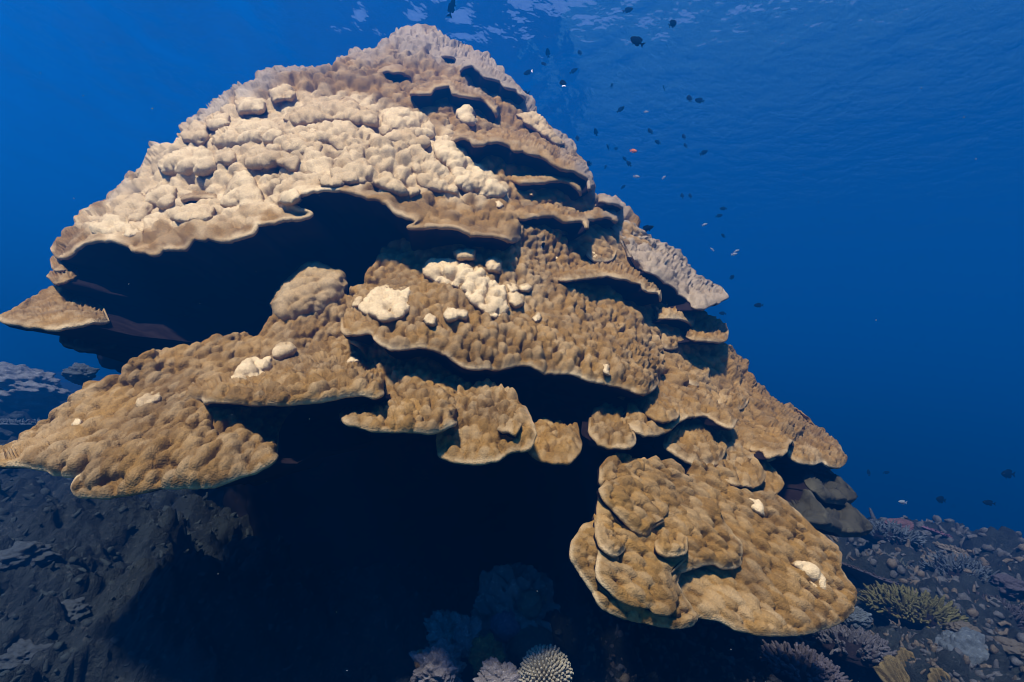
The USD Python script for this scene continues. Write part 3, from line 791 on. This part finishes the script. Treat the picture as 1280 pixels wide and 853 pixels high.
def tube(pts, rad, sides=6, cap=True):
    p = np.asarray(pts, float)
    rad = np.broadcast_to(rad, (len(p),))
    t = np.gradient(p, axis=0)
    t /= np.linalg.norm(t, axis=1, keepdims=True) + 1e-12
    a = np.cross(t, [0.31, 0.92, 0.2]); a /= np.linalg.norm(a, axis=1, keepdims=True) + 1e-12
    b = np.cross(t, a)
    ang = np.arange(sides) * 2 * np.pi / sides
    v = p[:, None] + rad[:, None, None] * (np.cos(ang)[None, :, None] * a[:, None] + np.sin(ang)[None, :, None] * b[:, None])
    i, j = np.meshgrid(np.arange(len(p) - 1), np.arange(sides), indexing='ij')
    q = np.stack([i * sides + j, i * sides + (j + 1) % sides, (i + 1) * sides + (j + 1) % sides, (i + 1) * sides + j], -1).reshape(-1, 4)
    f = np.vstack([q[:, [0, 1, 2]], q[:, [0, 2, 3]]])
    v = v.reshape(-1, 3)
    tip = len(v)
    v = np.vstack([v, p[-1] + t[-1] * rad[-1] * 0.6])
    k = (len(p) - 1) * sides
    f = np.vstack([f, [[k + j, k + (j + 1) % sides, tip] for j in range(sides)]])
    return v, f


def lump(rx, ry, rz, seed, rough=0.25, sub=5, knob=0.0, kscale=9.0):
    m = trimesh.creation.icosphere(sub)
    v = np.array(m.vertices)
    r = 1 + rough * (fbm(v * 1.7 + seed, 4, seed) - 0.5) * 2 + 0.9 * rough * (fbm(v * 5 + seed, 4, seed) - 0.5)
    if knob:
        rg = np.random.default_rng(seed)
        s = rg.normal(size=(int(kscale ** 2 * 2.2), 3)); s /= np.linalg.norm(s, axis=1, keepdims=True)
        d, _ = cKDTree(s).query(v)
        r = r + knob * np.sqrt(np.clip(1 - (d * kscale / 2.0) ** 2, 0, None))
    return v * r[:, None] * [rx, ry, rz], np.array(m.faces)


def shade(name, c, scale=20.0):
    c = np.array(c)
    return rock_like(name, tuple(c * 0.65), tuple(c), tuple(np.minimum(c * 1.9, 0.8)), scale)


PURPLE = shade('purple_coral', (0.06, 0.053, 0.062))
GREEN = shade('green_coral', (0.085, 0.08, 0.028), 40)
BLUEGREY = shade('blue_grey_coral', (0.06, 0.075, 0.085))
YELLOW = shade('yellow_brown_coral', (0.10, 0.075, 0.03))
PINK = shade('pink_crust', (0.16, 0.085, 0.115))
TEAL = shade('pale_teal_sponge', (0.13, 0.17, 0.16))
OCHRE = shade('ochre_sponge', (0.16, 0.085, 0.025))
PALEFINGER = shade('pale_finger_coral', (0.30, 0.27, 0.2), 60)
DARKTABLE = shade('dark_table_coral', (0.03, 0.03, 0.045))
TANTABLE = shade('tan_table_coral', (0.11, 0.095, 0.07))
RED = shade('red_coral', (0.08, 0.043, 0.043))


def table_coral(px, py, w_px, y, label, mat, seed, tilt=(0, 0), lift=0.16, asp=0.7, group=None):
    """a flat table on a short stalk: the table's edge scalloped, its top a lawn of short branchlets"""
    c = at(px, py, y)
    w = w_px * mpx(c) * 0.5
    g = np.random.default_rng(seed)
    t = thing('table_coral', c, label, 'coral', group)
    na_, nr_ = 72, 16
    a = np.linspace(0, 2 * np.pi, na_, endpoint=False)
    edge = 1 + 0.28 * (noise(np.stack([np.cos(a) * 1.3 + seed, np.sin(a) * 1.3, 0 * a], -1), seed) - .5) + 0.14 * (noise(np.stack([np.cos(a) * 6, np.sin(a) * 6 + seed, 0 * a], -1), seed) - .5)

    def topz(x, y_):
        return tilt[0] * x + tilt[1] * y_ - 0.10 * w * np.exp(-((x / w) ** 2 + (y_ / w) ** 2) * 4)
    rings = []
    for rr, dz in [(0.02, 0)] + [(q, 0) for q in np.linspace(.12, 1, nr_)] + [(1.015, -.05), (0.99, -.10), (0.8, -.16), (0.5, -.28), (0.25, -.45), (0.16, -.8)]:
        x, y_ = w * rr * edge * np.cos(a), w * rr * edge * np.sin(a) * asp
        rings.append(np.stack([x, y_, topz(x, y_) + dz * w * 0.55 + 0.03 * w * (noise(np.stack([x / w * 7, y_ / w * 7, 0 * x], -1), seed + 2) - .5)], -1))
    V = np.stack(rings, 1).reshape(-1, 3)
    obj('table', (V, grid_faces(na_, len(rings), wrap=True)[:, ::1]), mat, t)
    bits = []
    for _ in range(420):
        q, th = math.sqrt(g.uniform(0, 1)), g.uniform(0, 2 * np.pi)
        e = np.interp(th, a, edge)
        x, y_ = w * q * e * math.cos(th), w * q * e * math.sin(th) * asp
        dirn = np.array([math.cos(th) * q * 0.8, math.sin(th) * q * 0.8, 1.0 - 0.5 * q]) + g.normal(0, .18, 3)
        dirn /= np.linalg.norm(dirn)
        L = w * g.uniform(.05, .11)
        b0 = np.array([x, y_, topz(x, y_)])
        bits.append(tube([b0, b0 + dirn * L * .6, b0 + dirn * L], [w * .022, w * .02, w * .012], 5))
    tag(obj('branchlets', merge(bits), mat, t), kind='stuff')
    zb = float(bed(np.array([c[0]]), np.array([c[1]]))[0]) - c[2]
    if lift and zb < -0.05:
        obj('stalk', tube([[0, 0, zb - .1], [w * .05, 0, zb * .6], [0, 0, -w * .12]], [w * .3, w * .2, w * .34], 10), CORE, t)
    return t


def bush_coral(px, py, w_px, y, label, mat, seed, n=260, flat=0.45, group=None, thick=1.0):
    """a low thicket of short forking branches on a dome"""
    c = at(px, py, y)
    w = w_px * mpx(c) * 0.5
    g = np.random.default_rng(seed)
    t = thing('branching_coral', c, label, 'coral', group)
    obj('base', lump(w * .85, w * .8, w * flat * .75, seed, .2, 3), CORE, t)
    bits = []
    for _ in range(n):
        u, th = g.uniform(0.0, 1), g.uniform(0, 2 * np.pi)
        sn = math.sqrt(1 - u * u)
        b0 = np.array([w * .8 * sn * math.cos(th), w * .75 * sn * math.sin(th), w * flat * .7 * u])
        dirn = np.array([math.cos(th) * sn * .9, math.sin(th) * sn * .9, .35 + u * .8]) + g.normal(0, .25, 3)
        dirn /= np.linalg.norm(dirn)
        L = w * g.uniform(.16, .34)
        side = g.normal(0, .35, 3)
        p1 = b0 + dirn * L * .5
        p2 = b0 + dirn * L + side * L * .25
        rr = w * .034 * thick
        bits.append(tube([b0, p1, p2], [rr, rr * .9, rr * .55], 5))
        d2 = dirn + g.normal(0, .6, 3)
        d2 /= np.linalg.norm(d2)
        bits.append(tube([p1, p1 + d2 * L * .25, p1 + d2 * L * .42], [rr * .8, rr * .7, rr * .45], 5))
    tag(obj('branches', merge(bits), mat, t), kind='stuff')
    return t


def mound(name, px, py, w_px, h_px, y, label, cat, mat, seed, knob=0.0, kscale=9.0, rough=.25, sub=5, parts=None, deep=.7, group=None):
    c = at(px, py, y)
    k = mpx(c)
    t = thing(name, c, label, cat, group)
    obj('head' if cat == 'coral' else 'body', lump(w_px * k / 2, w_px * k / 2 * deep, h_px * k / 2, seed, rough, sub, knob, kscale), mat, t)
    return t, k


# ---- right: the reef slope beside the slab
bush_coral(1140, 768, 108, 2.35, 'olive green thicket coral with stubby branches, right of the big slab', GREEN, 401, n=420, flat=.38)
table_coral(1086, 718, 78, 2.6, 'dull purple table coral wedged behind the right edge of the big slab', PURPLE, 402, tilt=(-.25, -.1))
table_coral(1238, 698, 110, 3.2, 'tan table coral jutting over the sand at the right edge', TANTABLE, 403, tilt=(-.08, .02), asp=.6)
table_coral(1216, 671, 92, 4.4, 'dark blue table coral, farthest one above the sand on the right', DARKTABLE, 404, tilt=(-.2, 0), asp=.6)
table_coral(1178, 668, 70, 3.7, 'mauve table coral between the red mound and the dark table', PINK, 405, tilt=(-.22, 0), asp=.6)
mound('mound_coral', 1126, 659, 40, 18, 3.75, 'small reddish coral mound on the crest of the right reef', 'coral', RED, 406, .1, 8)
mound('dome_coral', 1218, 842, 84, 86, 1.9, 'smooth blue grey dome coral in the bottom right corner', 'coral', BLUEGREY, 407, .08, 18, .3)
mound('mound_coral', 1128, 694, 34, 18, 3.1, 'pale green rounded coral head above the olive thicket', 'coral', shade('pale_green_coral', (.13, .14, .08)), 408, .06, 9)
bush_coral(1000, 838, 92, 1.75, 'lilac rubble coral of thick stubs under the slab rim', PURPLE, 409, n=170, flat=.45, thick=1.7)
bush_coral(1066, 812, 88, 1.9, 'grey mauve rubble coral right of the slab tip', shade('grey_mauve_coral', (.07, .067, .072)), 410, n=170, flat=.4, thick=1.6)
bush_coral(1110, 672, 74, 3.3, 'fine grey bush coral beneath the red mound', BLUEGREY, 411, n=220, flat=.4)
bush_coral(1196, 720, 90, 2.9, 'blue grey bush coral below the tan table', BLUEGREY, 412, n=240, flat=.4)
bush_coral(1240, 775, 100, 2.5, 'dark mauve bush coral near the right edge of the view', shade('dark_mauve_coral', (.04, .037, .042)), 413, n=220, flat=.4)

bush_coral(1172, 742, 58, 2.75, 'drab brown bush coral between the olive thicket and the mauve bush', shade('drab_brown_coral', (.07, .055, .035)), 414, n=200, flat=.45)
bush_coral(1105, 706, 52, 3.0, 'short grey green bush coral above the purple table', shade('grey_green_coral', (.06, .07, .055)), 415, n=180, flat=.4)
table_coral(1262, 752, 62, 2.75, 'brown grey table coral low at the right edge, under the tan one', shade('brown_table_coral', (.06, .052, .045)), 416, tilt=(-.1, -.15))
mound('mound_coral', 1186, 806, 44, 30, 2.15, 'knobbly brown coral mound below the right end of the olive thicket', 'coral', YELLOW, 417, .14, 8, .5)
mound('mound_coral', 1070, 772, 30, 22, 2.3, 'grey knobbly coral mound beside the rim of the big slab', 'coral', BLUEGREY, 418, .14, 8, .5)

# leafy plates
c = at(1152, 838, 1.75)
k = mpx(c)
lf = thing('leafy_coral', c, 'yellow brown leafy coral of three upright folded plates at bottom right', 'coral')
for j, (ox, oy, w, h, ln) in enumerate([(-22, 0, 40, 44, .7), (6, .03, 36, 50, .5), (24, -.04, 32, 42, .4)]):
    u, v = np.meshgrid(np.linspace(-1, 1, 36), np.linspace(0, 1, 26), indexing='ij')
    hgt = (1 - 0.35 * u ** 2 + 0.16 * (noise(np.stack([u * 3 + j, 0 * u, 0 * u], -1), 7) - .5))
    bend = 0.16 * np.sin(u * 3 + j) + 0.5 * v ** 2 * ln
    X = u * w * k / 2 * (0.6 + .4 * v) + ox * k
    Z = (v * hgt) * h * k - 36 * k
    Yv = oy + bend * w * k * .8 + 0.006 * np.sin(u * 18 + v * 7)
    A = np.stack([X - v * .25 * h * k, Yv, Z], -1).reshape(-1, 3)
    f = grid_faces(36, 26)
    nn = vnormals(A, f)
    th = 0.007
    B = A - nn * th
    n0 = len(A)
    idx = np.arange(n0).reshape(36, 26)
    loop = np.r_[idx[:, 0], idx[-1, 1:], idx[-2::-1, -1], idx[0, -2:0:-1]]
    l2 = np.roll(loop, -1)
    side = np.vstack([np.stack([loop, l2, l2 + n0], -1), np.stack([loop, l2 + n0, loop + n0], -1)])
    obj('plate', (np.vstack([A, B]), np.vstack([f, f[:, ::-1] + n0, side[:, ::-1]])), YELLOW, lf)

# many small heads over the reef on the right and the left, each its own thing, a few shapes shared
srng = np.random.default_rng(77)
first = {}
kinds = [(PURPLE, .22, 7.0), (TANTABLE, .08, 9.0), (BLUEGREY, .12, 8.0)]
HEADS = [(1105, 748, 24, 0, 'dull purple knobbly coral head between the purple table and the olive thicket'),
         (1205, 790, 30, 1, 'tan coral head just right of and below the olive thicket'),
         (1262, 735, 26, 0, 'dull purple coral head under the tan table at the right edge'),
         (1160, 706, 20, 1, 'small tan coral head above the olive thicket, beside the pale green one'),
         (1258, 812, 34, 1, 'tan coral head in the lower right corner above the blue grey dome'),
         (1080, 776, 20, 1, 'small tan coral head touching the left tip of the olive thicket'),
         (30, 700, 46, 2, 'dark grey coral head, upper one on the shaded slope at lower left'),
         (84, 768, 40, 2, 'dark grey coral head, lower one on the shaded slope at lower left'),
         (18, 826, 50, 2, 'dark grey coral head in the bottom left corner'),
         (100, 470, 26, 2, 'small grey coral head right of the pale boulder on the left')]
for px, py, w_px, kd, label in HEADS:
    c = on_bed(px, py)
    w = w_px * mpx(c) / 2
    mat, kn, ks = kinds[kd]
    if kd not in first:
        first[kd] = stage.CreateClassPrim('/World/' + ('purple_head_shape', 'tan_head_shape', 'grey_head_shape')[kd])
        obj('head', lump(1, 1, .75, 90 + kd, .55, 4, kn, ks), mat, first[kd])
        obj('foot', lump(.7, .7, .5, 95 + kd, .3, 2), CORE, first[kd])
    a = srng.uniform(0, 6.28)
    S = np.array([w * srng.uniform(.8, 1.2), w * srng.uniform(.8, 1.2), w * srng.uniform(.7, 1.1)])
    M = np.eye(4)
    M[:3, :3] = (np.array([[math.cos(a), -math.sin(a), 0], [math.sin(a), math.cos(a), 0], [0, 0, 1]]) @ np.diag(S)).T
    M[3, :3] = c + [0, 0, w * .15]
    t = thing('rounded_coral', label=label, cat='coral', group='small coral heads on the reef', mtx=M)
    t.GetReferences().AddInternalReference(first[kd].GetPath())
    t.SetInstanceable(True)

# broken branches and knobs littering the bed: nobody could count them
def litter(name, n, seed, az0, az1, r0, r1, mat):
    g = np.random.default_rng(seed)
    azr, rr = np.radians(g.uniform(az0, az1, n)), r0 * (r1 / r0) ** g.uniform(0, 1, n)
    x, y = rr * np.sin(azr), rr * np.cos(azr)
    z = bed(x, y)
    bits = []
    ic = trimesh.creation.icosphere(1)
    iv, if_ = np.array(ic.vertices), np.array(ic.faces)
    for j in range(n):
        p = np.array([x[j], y[j], z[j]])
        if bed_base(x[j:j + 1], y[j:j + 1])[1][0] > .5:
            continue
        w = rr[j] * g.uniform(.002, .0075)
        if g.uniform() < .55:
            d = g.normal(0, 1, 3); d[2] = abs(d[2]) + .5; d /= np.linalg.norm(d)
            e = d + g.normal(0, .5, 3)
            bits.append(tube([p - d * w * .5, p + d * w * .8, p + d * w * .8 + e * w * .6], [w * .5, w * .42, w * .25], 5))
        else:
            k3 = g.uniform(.6, 1.2, 3) * w
            bits.append((iv * (1 + .5 * (g.uniform(0, 1, len(iv)) - .5))[:, None] * k3 + p, if_))
    tag(obj(name, merge(bits), mat), 'small broken coral branches and knobs strewn over the ' + ('right reef, tan pieces' if seed == 63 else 'right reef, grey pieces' if az1 > 20 else 'shaded left and central reef bed'), 'rubble', kind='stuff')


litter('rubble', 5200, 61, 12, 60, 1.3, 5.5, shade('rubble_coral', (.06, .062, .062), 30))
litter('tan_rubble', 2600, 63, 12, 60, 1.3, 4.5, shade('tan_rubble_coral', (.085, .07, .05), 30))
litter('shaded_rubble', 3600, 62, -60, 12, 1.3, 5.5, shade('shade_painted_rubble_coral', (.02, .028, .028), 30))  # darker copy of the rubble material, with shade painted into its colour

# coral shelves with shade painted into their colour, behind the slab on the right
dr = thing('shade_toned_coral', (0, 0, 0), 'olive shelving coral with shade painted into its colour behind the right rim of the slab', 'coral')
for i, (key, lip, top, lo, to) in enumerate([
    ('Sa', [(1004, 596, .0), (1020, 618, .06), (1036, 628), (1052, 630), (1063, 628), (1069, 621), (1064, 611), (1054, 602), (1040, 592, .0)], [(1003, 588), (1018, 582), (1038, 584), (1041, 590)], .06, -.4),
    ('Sb', [(1000, 640, .0), (1020, 656, .08), (1040, 664), (1060, 670), (1080, 669), (1086, 662), (1079, 646), (1066, 633), (1050, 622, .0)], [(998, 625), (1005, 606), (1030, 606), (1049, 618)], .1, -.35),
    ('Sc', [(984, 637, .04), (998, 648, .14), (1014, 656), (1030, 659), (1043, 656), (1037, 641), (1021, 625, .08), (1008, 611, .04)], [(984, 625), (986, 606), (996, 603), (1007, 608)], .14, -.25)]):
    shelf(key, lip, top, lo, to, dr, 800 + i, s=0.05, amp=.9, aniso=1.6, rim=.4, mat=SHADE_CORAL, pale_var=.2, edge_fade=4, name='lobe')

# ---- left
mound('boulder_coral', 22, 484, 98, 50, 4.6, 'pale grey boulder coral on the reef at the left edge', 'coral', shade('grey_boulder_coral', (.12, .12, .115), 8), 420, .07, 11, .45)
table_coral(40, 528, 90, 3.4, 'flat grey plate coral below the boulder at the left edge', BLUEGREY, 421, tilt=(.12, 0), asp=.7)

CRUST = shade('crusted_rock', (.15, .135, .135), 26)
# ---- bottom centre, in the dark under the overhang
t, k = mound('rock_pinnacle', 642, 778, 84, 96, 1.92, 'knobby dark rock pinnacle patched with pink crust at the bottom centre', 'rock', shade('pinnacle_rock', (.16, .14, .13), 14), 430, .16, 7, .9)
for (dx, dy, w, h, m_, sd) in [(-12, -8, 34, 34, PINK, 1), (14, -36, 26, 30, TANTABLE, 2), (-26, 20, 22, 28, PURPLE, 3), (20, 8, 50, 44, shade('brown_crust', (.09, .06, .045), 30), 4)]:
    v, f = lump(w * k / 2, w * k / 2 * .8, h * k / 2, 440 + sd, .3, 3, .08, 6)
    obj('crust', (v + np.array([dx * k, -.09 - .02 * sd / 4, -dy * k]), f), m_, t)
mound('sponge', 556, 792, 46, 44, 1.8, 'pale teal lobed sponge left of the dark pinnacle', 'sponge', shade('dim_teal_sponge', (0.15, 0.18, 0.17)), 450, .08, 7, .9)
mound('encrusted_rock', 548, 838, 56, 50, 1.62, 'grey violet speckled rock under the pale teal sponge', 'rock', CRUST, 451, .14, 9, .8)
mound('sponge', 610, 822, 38, 40, 1.66, 'ochre cup sponge between violet rock and finger coral', 'sponge', OCHRE, 452, .12, 8, .7)
mound('encrusted_rock', 582, 796, 26, 40, 1.72, 'grey violet pitted rock between teal sponge and pinnacle', 'rock', CRUST, 453, .16, 8, .8)
mound('sponge', 526, 824, 16, 22, 1.62, 'small orange brown sponge at the left end of the violet rock', 'sponge', OCHRE, 454, .05, 6, .3)
mound('encrusted_rock', 628, 852, 52, 36, 1.52, 'greyish crusted rock at the bottom edge left of the finger coral', 'rock', CRUST, 455, .14, 9, .8)
c = at(682, 846, 1.5)
k = mpx(c)
fc = thing('finger_coral', c, 'pale rounded finger coral of many small upright fingers at the bottom edge', 'coral')
R0 = 31 * k
obj('base', lump(R0 * .86, R0 * .86, R0 * .86, 460, .05, 3), shade('finger_base', (.10, .085, .06)), fc)
bits, n_ = [], 430
for j in range(n_):
    zf = 1 - 1.5 * (j + .5) / n_
    th = j * 2.399963
    sn = math.sqrt(max(0, 1 - zf * zf))
    d = np.array([sn * math.cos(th), sn * math.sin(th), zf])
    gq = noise(np.array([[j * .37, 0, 0]]), 3)[0]
    L = R0 * (.16 + .16 * gq)
    tipd = d + np.array([0, 0, .25])
    tipd /= np.linalg.norm(tipd)
    b0 = d * R0 * .82
    bits.append(tube([b0, b0 + d * L * .6, b0 + d * L * .6 + tipd * L * .5], [.07 * R0, .062 * R0, .045 * R0], 6))
tag(obj('fingers', merge(bits), PALEFINGER, fc), kind='stuff')

# ------------------------------------------------------------------ fish
def fish_mat(name, c, spec=.0):
    return usdkit.material(stage, '/World/Looks/' + name, {'p': ('principled_bsdf', {'base_color': c, 'roughness': .6, 'specular_ior_level': spec})}, [], surface='p.BSDF')


F_DARK, F_SILV, F_ORNG, F_WHITE = fish_mat('dark_fish_skin', (.002, .005, .010)), fish_mat('silver_fish_skin', (.2, .23, .24)), fish_mat('orange_fish_skin', (.5, .14, .04)), fish_mat('white_fin', (.65, .65, .62))
F_EYE = fish_mat('fish_eye', (.02, .02, .02), .8)


def fin(outline, th=.012):
    m = trimesh.creation.extrude_polygon(shapely.Polygon(outline), th, engine='earcut')
    v = np.array(m.vertices)
    v = np.stack([v[:, 0], v[:, 2] - th / 2, v[:, 1]], -1)
    return v, np.array(m.faces)


def fish_proto(kind, deep, mat, tailmat):
    """one metre long, nose towards +x; scaled where it swims"""
    c = stage.CreateClassPrim('/World/' + kind)
    xs = np.array([-.36, -.30, -.2, -.05, .12, .27, .38, .45, .485, .5])
    hs = np.array([.09, .13, .26, .42, .46, .40, .28, .17, .08, .01]) * deep
    ws = np.array([.03, .05, .09, .13, .15, .14, .12, .085, .045, .01]) * (.6 + .4 * deep)
    a = np.linspace(0, 2 * np.pi, 18, endpoint=False)
    xi = np.linspace(-.36, .5, 26)
    from scipy.interpolate import PchipInterpolator as PC
    H, W = PC(xs, hs)(xi), PC(xs, ws)(xi)
    V = np.stack([np.stack([np.full(18, x), w / 2 * np.sin(a), h / 2 * np.cos(a) + .02 * deep], -1) for x, h, w in zip(xi, H, W)], 1).reshape(-1, 3)
    F = grid_faces(18, 26, wrap=True)
    caps = []
    for e in (0, 25):
        ring = np.arange(18) * 26 + e
        caps += [[ring[0], ring[j], ring[j + 1]] for j in range(1, 17)]
    obj('body', (V, np.vstack([F, caps])), mat, c)
    obj('tail_fin', fin([(-.34, .045), (-.42, .12), (-.55, .19), (-.49, .03), (-.48, 0), (-.49, -.03), (-.55, -.17), (-.42, -.1), (-.34, -.045)]), tailmat, c)
    q = .21 * deep
    obj('dorsal_fin', fin([(.22, q * .9), (.1, q + .09), (-.1, q + .09), (-.26, q * .75 + .1), (-.3, q * .5 + .02), (-.2, q * .55), (0, q * .85)]), mat, c)
    obj('anal_fin', fin([(.02, -q * .8), (-.08, -q - .05), (-.24, -q * .7 - .08), (-.29, -q * .45), (-.2, -q * .5)]), mat, c)
    obj('pelvic_fin', fin([(.2, -q * .8), (.1, -q - .09), (.08, -q * .85)]), mat, c)
    for s in (-1, 1):
        e = trimesh.creation.icosphere(2, .022)
        obj('eye', (np.array(e.vertices) * [1, .6, 1] + [.38, s * .05 * (.6 + .4 * deep), .05 * deep], np.array(e.faces)), F_EYE, c)
    return c


PROTO = {'d': fish_proto('dark_fish_shape', 1.0, F_DARK, F_DARK), 'w': fish_proto('dark_fish_white_tail_shape', 1.0, F_DARK, F_WHITE),
         's': fish_proto('silver_fish_shape', .62, F_SILV, F_SILV), 'o': fish_proto('orange_fish_shape', .8, F_ORNG, F_ORNG), 'l': fish_proto('long_dark_fish_shape', .6, F_DARK, F_DARK)}
GD, GS = 'faint dark fish far out in the blue', 'tiny silver fish far out in the blue'
LD, LS = 'tiny dark fish hanging in open blue water right of the coral mound', 'tiny silvery fish drifting in open blue water right of the coral mound'
# px, py, apparent length, heading in the picture (degrees, 0 = right, 90 = up), turn away from the picture plane, kind, label
FISH = [
    (565, 9, 19, 70, 20, 'l', 'slender dark fish at the top edge above the summit'),
    (796, 52, 17, 140, 15, 'd', 'largest dark fish near the top, nose tilted up to the left'),
    (841, 30, 14, 40, 25, 'd', 'dark fish near the top edge, rightmost of the upper group'),
    (785, 13, 11, 10, 10, 'd', 'faint fish at the top edge between the summit and the rightmost upper fish'),
    (685, 66, 9, 100, 40, 'd', 'small dark fish above and right of the summit, topmost of a pair'),
    (680, 80, 10, 110, 40, 'd', 'small dark fish right of the summit, lower of a pair'),
    (660, 91, 10, 190, 20, 'w', 'dark fish with pale tail nearest the summit'),
    (704, 104, 13, 95, 35, 'w', 'black fish with pale tail edge, swimming nose up beside the summit'),
    (654, 117, 14, 170, 20, 'l', 'dark fish hugging the bluish ledge just below the summit'),
    (862, 123, 11, 85, 30, 'd', 'upright dark fish, left of the pair in mid water'),
    (874, 126, 10, 150, 30, 'd', 'rounded dark fish, right of the pair in mid water'),
    (880, 191, 12, 30, 20, 'l', 'slim dark fish tilted upward, alone in mid water'),
    (792, 189, 9, 5, 20, 'o', 'small orange fish off the right flank of the mound'),
    (809, 286, 17, 20, 15, 'l', 'dark fish skimming the right flank of the mound'),
    (679, 307, 10, 60, 40, 'w', 'tiny black and white fish against the brown coral of the right flank'),
    (948, 382, 9, 180, 20, 'd', 'lone dark fish off the pointed grey ledge on the right'),
    (1260, 593, 19, 175, 10, 'd', 'dark fish near the right edge above the sand'),
    (1176, 625, 15, 165, 15, 'd', 'dark fish above the red coral mound on the right'),
    (1236, 629, 11, 175, 20, 'd', 'dark fish below the one at the right edge'),
    (1128, 628, 11, 170, 10, 's', 'silver fish low over the sand near the red coral mound'),
    (1090, 650, 10, 170, 10, 'd', 'dark fish just above the right reef crest'),
    (736, 205, 10, 200, 40, 'd', None),
]
for (x, y, n, h) in [(725, 66, 9, 100), (717, 89, 9, 20), (765, 107, 7, 60), (776, 137, 9, 30), (745, 165, 8, 110), (722, 173, 8, 90), (760, 184, 7, 120), (813, 164, 9, 110), (822, 178, 8, 170), (855, 171, 8, 90),
                     (857, 182, 7, 100), (781, 199, 7, 150), (786, 205, 8, 120), (770, 186, 6, 20), (757, 209, 6, 60), (779, 234, 6, 40), (853, 245, 7, 90), (863, 245, 7, 95), (904, 261, 7, 170), (899, 270, 7, 10),
                     (904, 295, 7, 150), (915, 347, 8, 30), (903, 392, 7, 170), (1086, 591, 7, 80), (1108, 591, 6, 20), (805, 60, 6, 30), (830, 110, 6, 120), (700, 45, 6, 40)]:
    FISH.append((x, y, n, h, 25, 'd', None))
for (x, y, n, h) in [(796, 221, 8, 0), (830, 222, 6, 40), (881, 281, 7, 20), (918, 318, 8, 10), (921, 314, 7, 20), (808, 140, 6, 10), (890, 312, 6, 150)]:
    FISH.append((x, y, n, h, 15, 's', None))
frng = np.random.default_rng(9)
for (x, y, n, h, turn, kd, label) in FISH:
    body = {'d': .085, 'w': .08, 'l': .12, 's': .075, 'o': .07}[kd]
    n *= 1.08
    dist = body * FPX / (n * 1.08)
    if (x, y) in ((654, 117), (809, 286), (679, 307)):
        dist = {654: 3.55, 809: 3.0, 679: 1.72}[x]
        body = dist * n * 1.08 / FPX
    elif label is None:
        dist = min(max(dist, 5.2), 9.5)
        body = dist * n * 1.08 / FPX
    elif n > 12 and y > 500:
        dist = 4.6
        body = dist * n / FPX
    d = rays([x], [y])[0]
    pos = d / (d @ fwd) * dist
    a, b = math.radians(h), math.radians(turn * frng.choice([-1, 1]))
    nose = (right * math.cos(a) + up * math.sin(a)) * math.cos(b) + fwd * math.sin(b)
    zup = up if abs(math.cos(a)) > .35 else right * (-1 if math.sin(a) > 0 else 1)
    side = np.cross(zup, nose); side /= np.linalg.norm(side)
    top_ = np.cross(nose, side)
    M = np.eye(4)
    M[0, :3], M[1, :3], M[2, :3], M[3, :3] = nose * body, side * body, top_ * body, pos
    name = {'d': 'dark_fish', 'w': 'dark_fish', 'l': 'slender_fish', 's': 'silver_fish', 'o': 'orange_fish'}[kd]
    grp = 'fish swimming around the coral mound'
    if label is None:
        label, grp = (LS, GS) if kd == 's' else (LD, GD)
    t = thing(name, label=label, cat='fish', group=grp, mtx=M)
    t.GetReferences().AddInternalReference(PROTO[kd].GetPath())
    t.SetInstanceable(True)

# ------------------------------------------------------------------ specks adrift in the water
g = np.random.default_rng(88)
ic = trimesh.creation.icosphere(0)
bits = []
for _ in range(150):
    d = rays([g.uniform(-40, 1320)], [g.uniform(-30, 880)])[0]
    p = d * g.uniform(.5, 3.2)
    bits.append((np.array(ic.vertices) * g.uniform(.0004, .0008) * g.uniform(.6, 1.4, 3) + p, np.array(ic.faces)))
tag(obj('drifting_specks', merge(bits), shade('speck', (.35, .33, .3)), smooth=False), 'tiny pale specks of plankton adrift in the water', 'plankton', kind='stuff')

# ------------------------------------------------------------------ the water itself
wb = trimesh.creation.box([236, 236, SURF + 0.5 - (FLOOR - 1.3)])
wb.apply_translation([1, 10, (SURF + 0.5 + FLOOR - 1.3) / 2])
WATER = usdkit.material(stage, '/World/Looks/sea_water', {'v': ('principled_volume', {'color': WATER_COLOR, 'density': WATER_DENSITY, 'anisotropy': WATER_G})}, volume='v.volume')
tag(obj('haze', wb, WATER, smooth=False), 'clear blue sea water filling the whole view', 'water', kind='stuff')
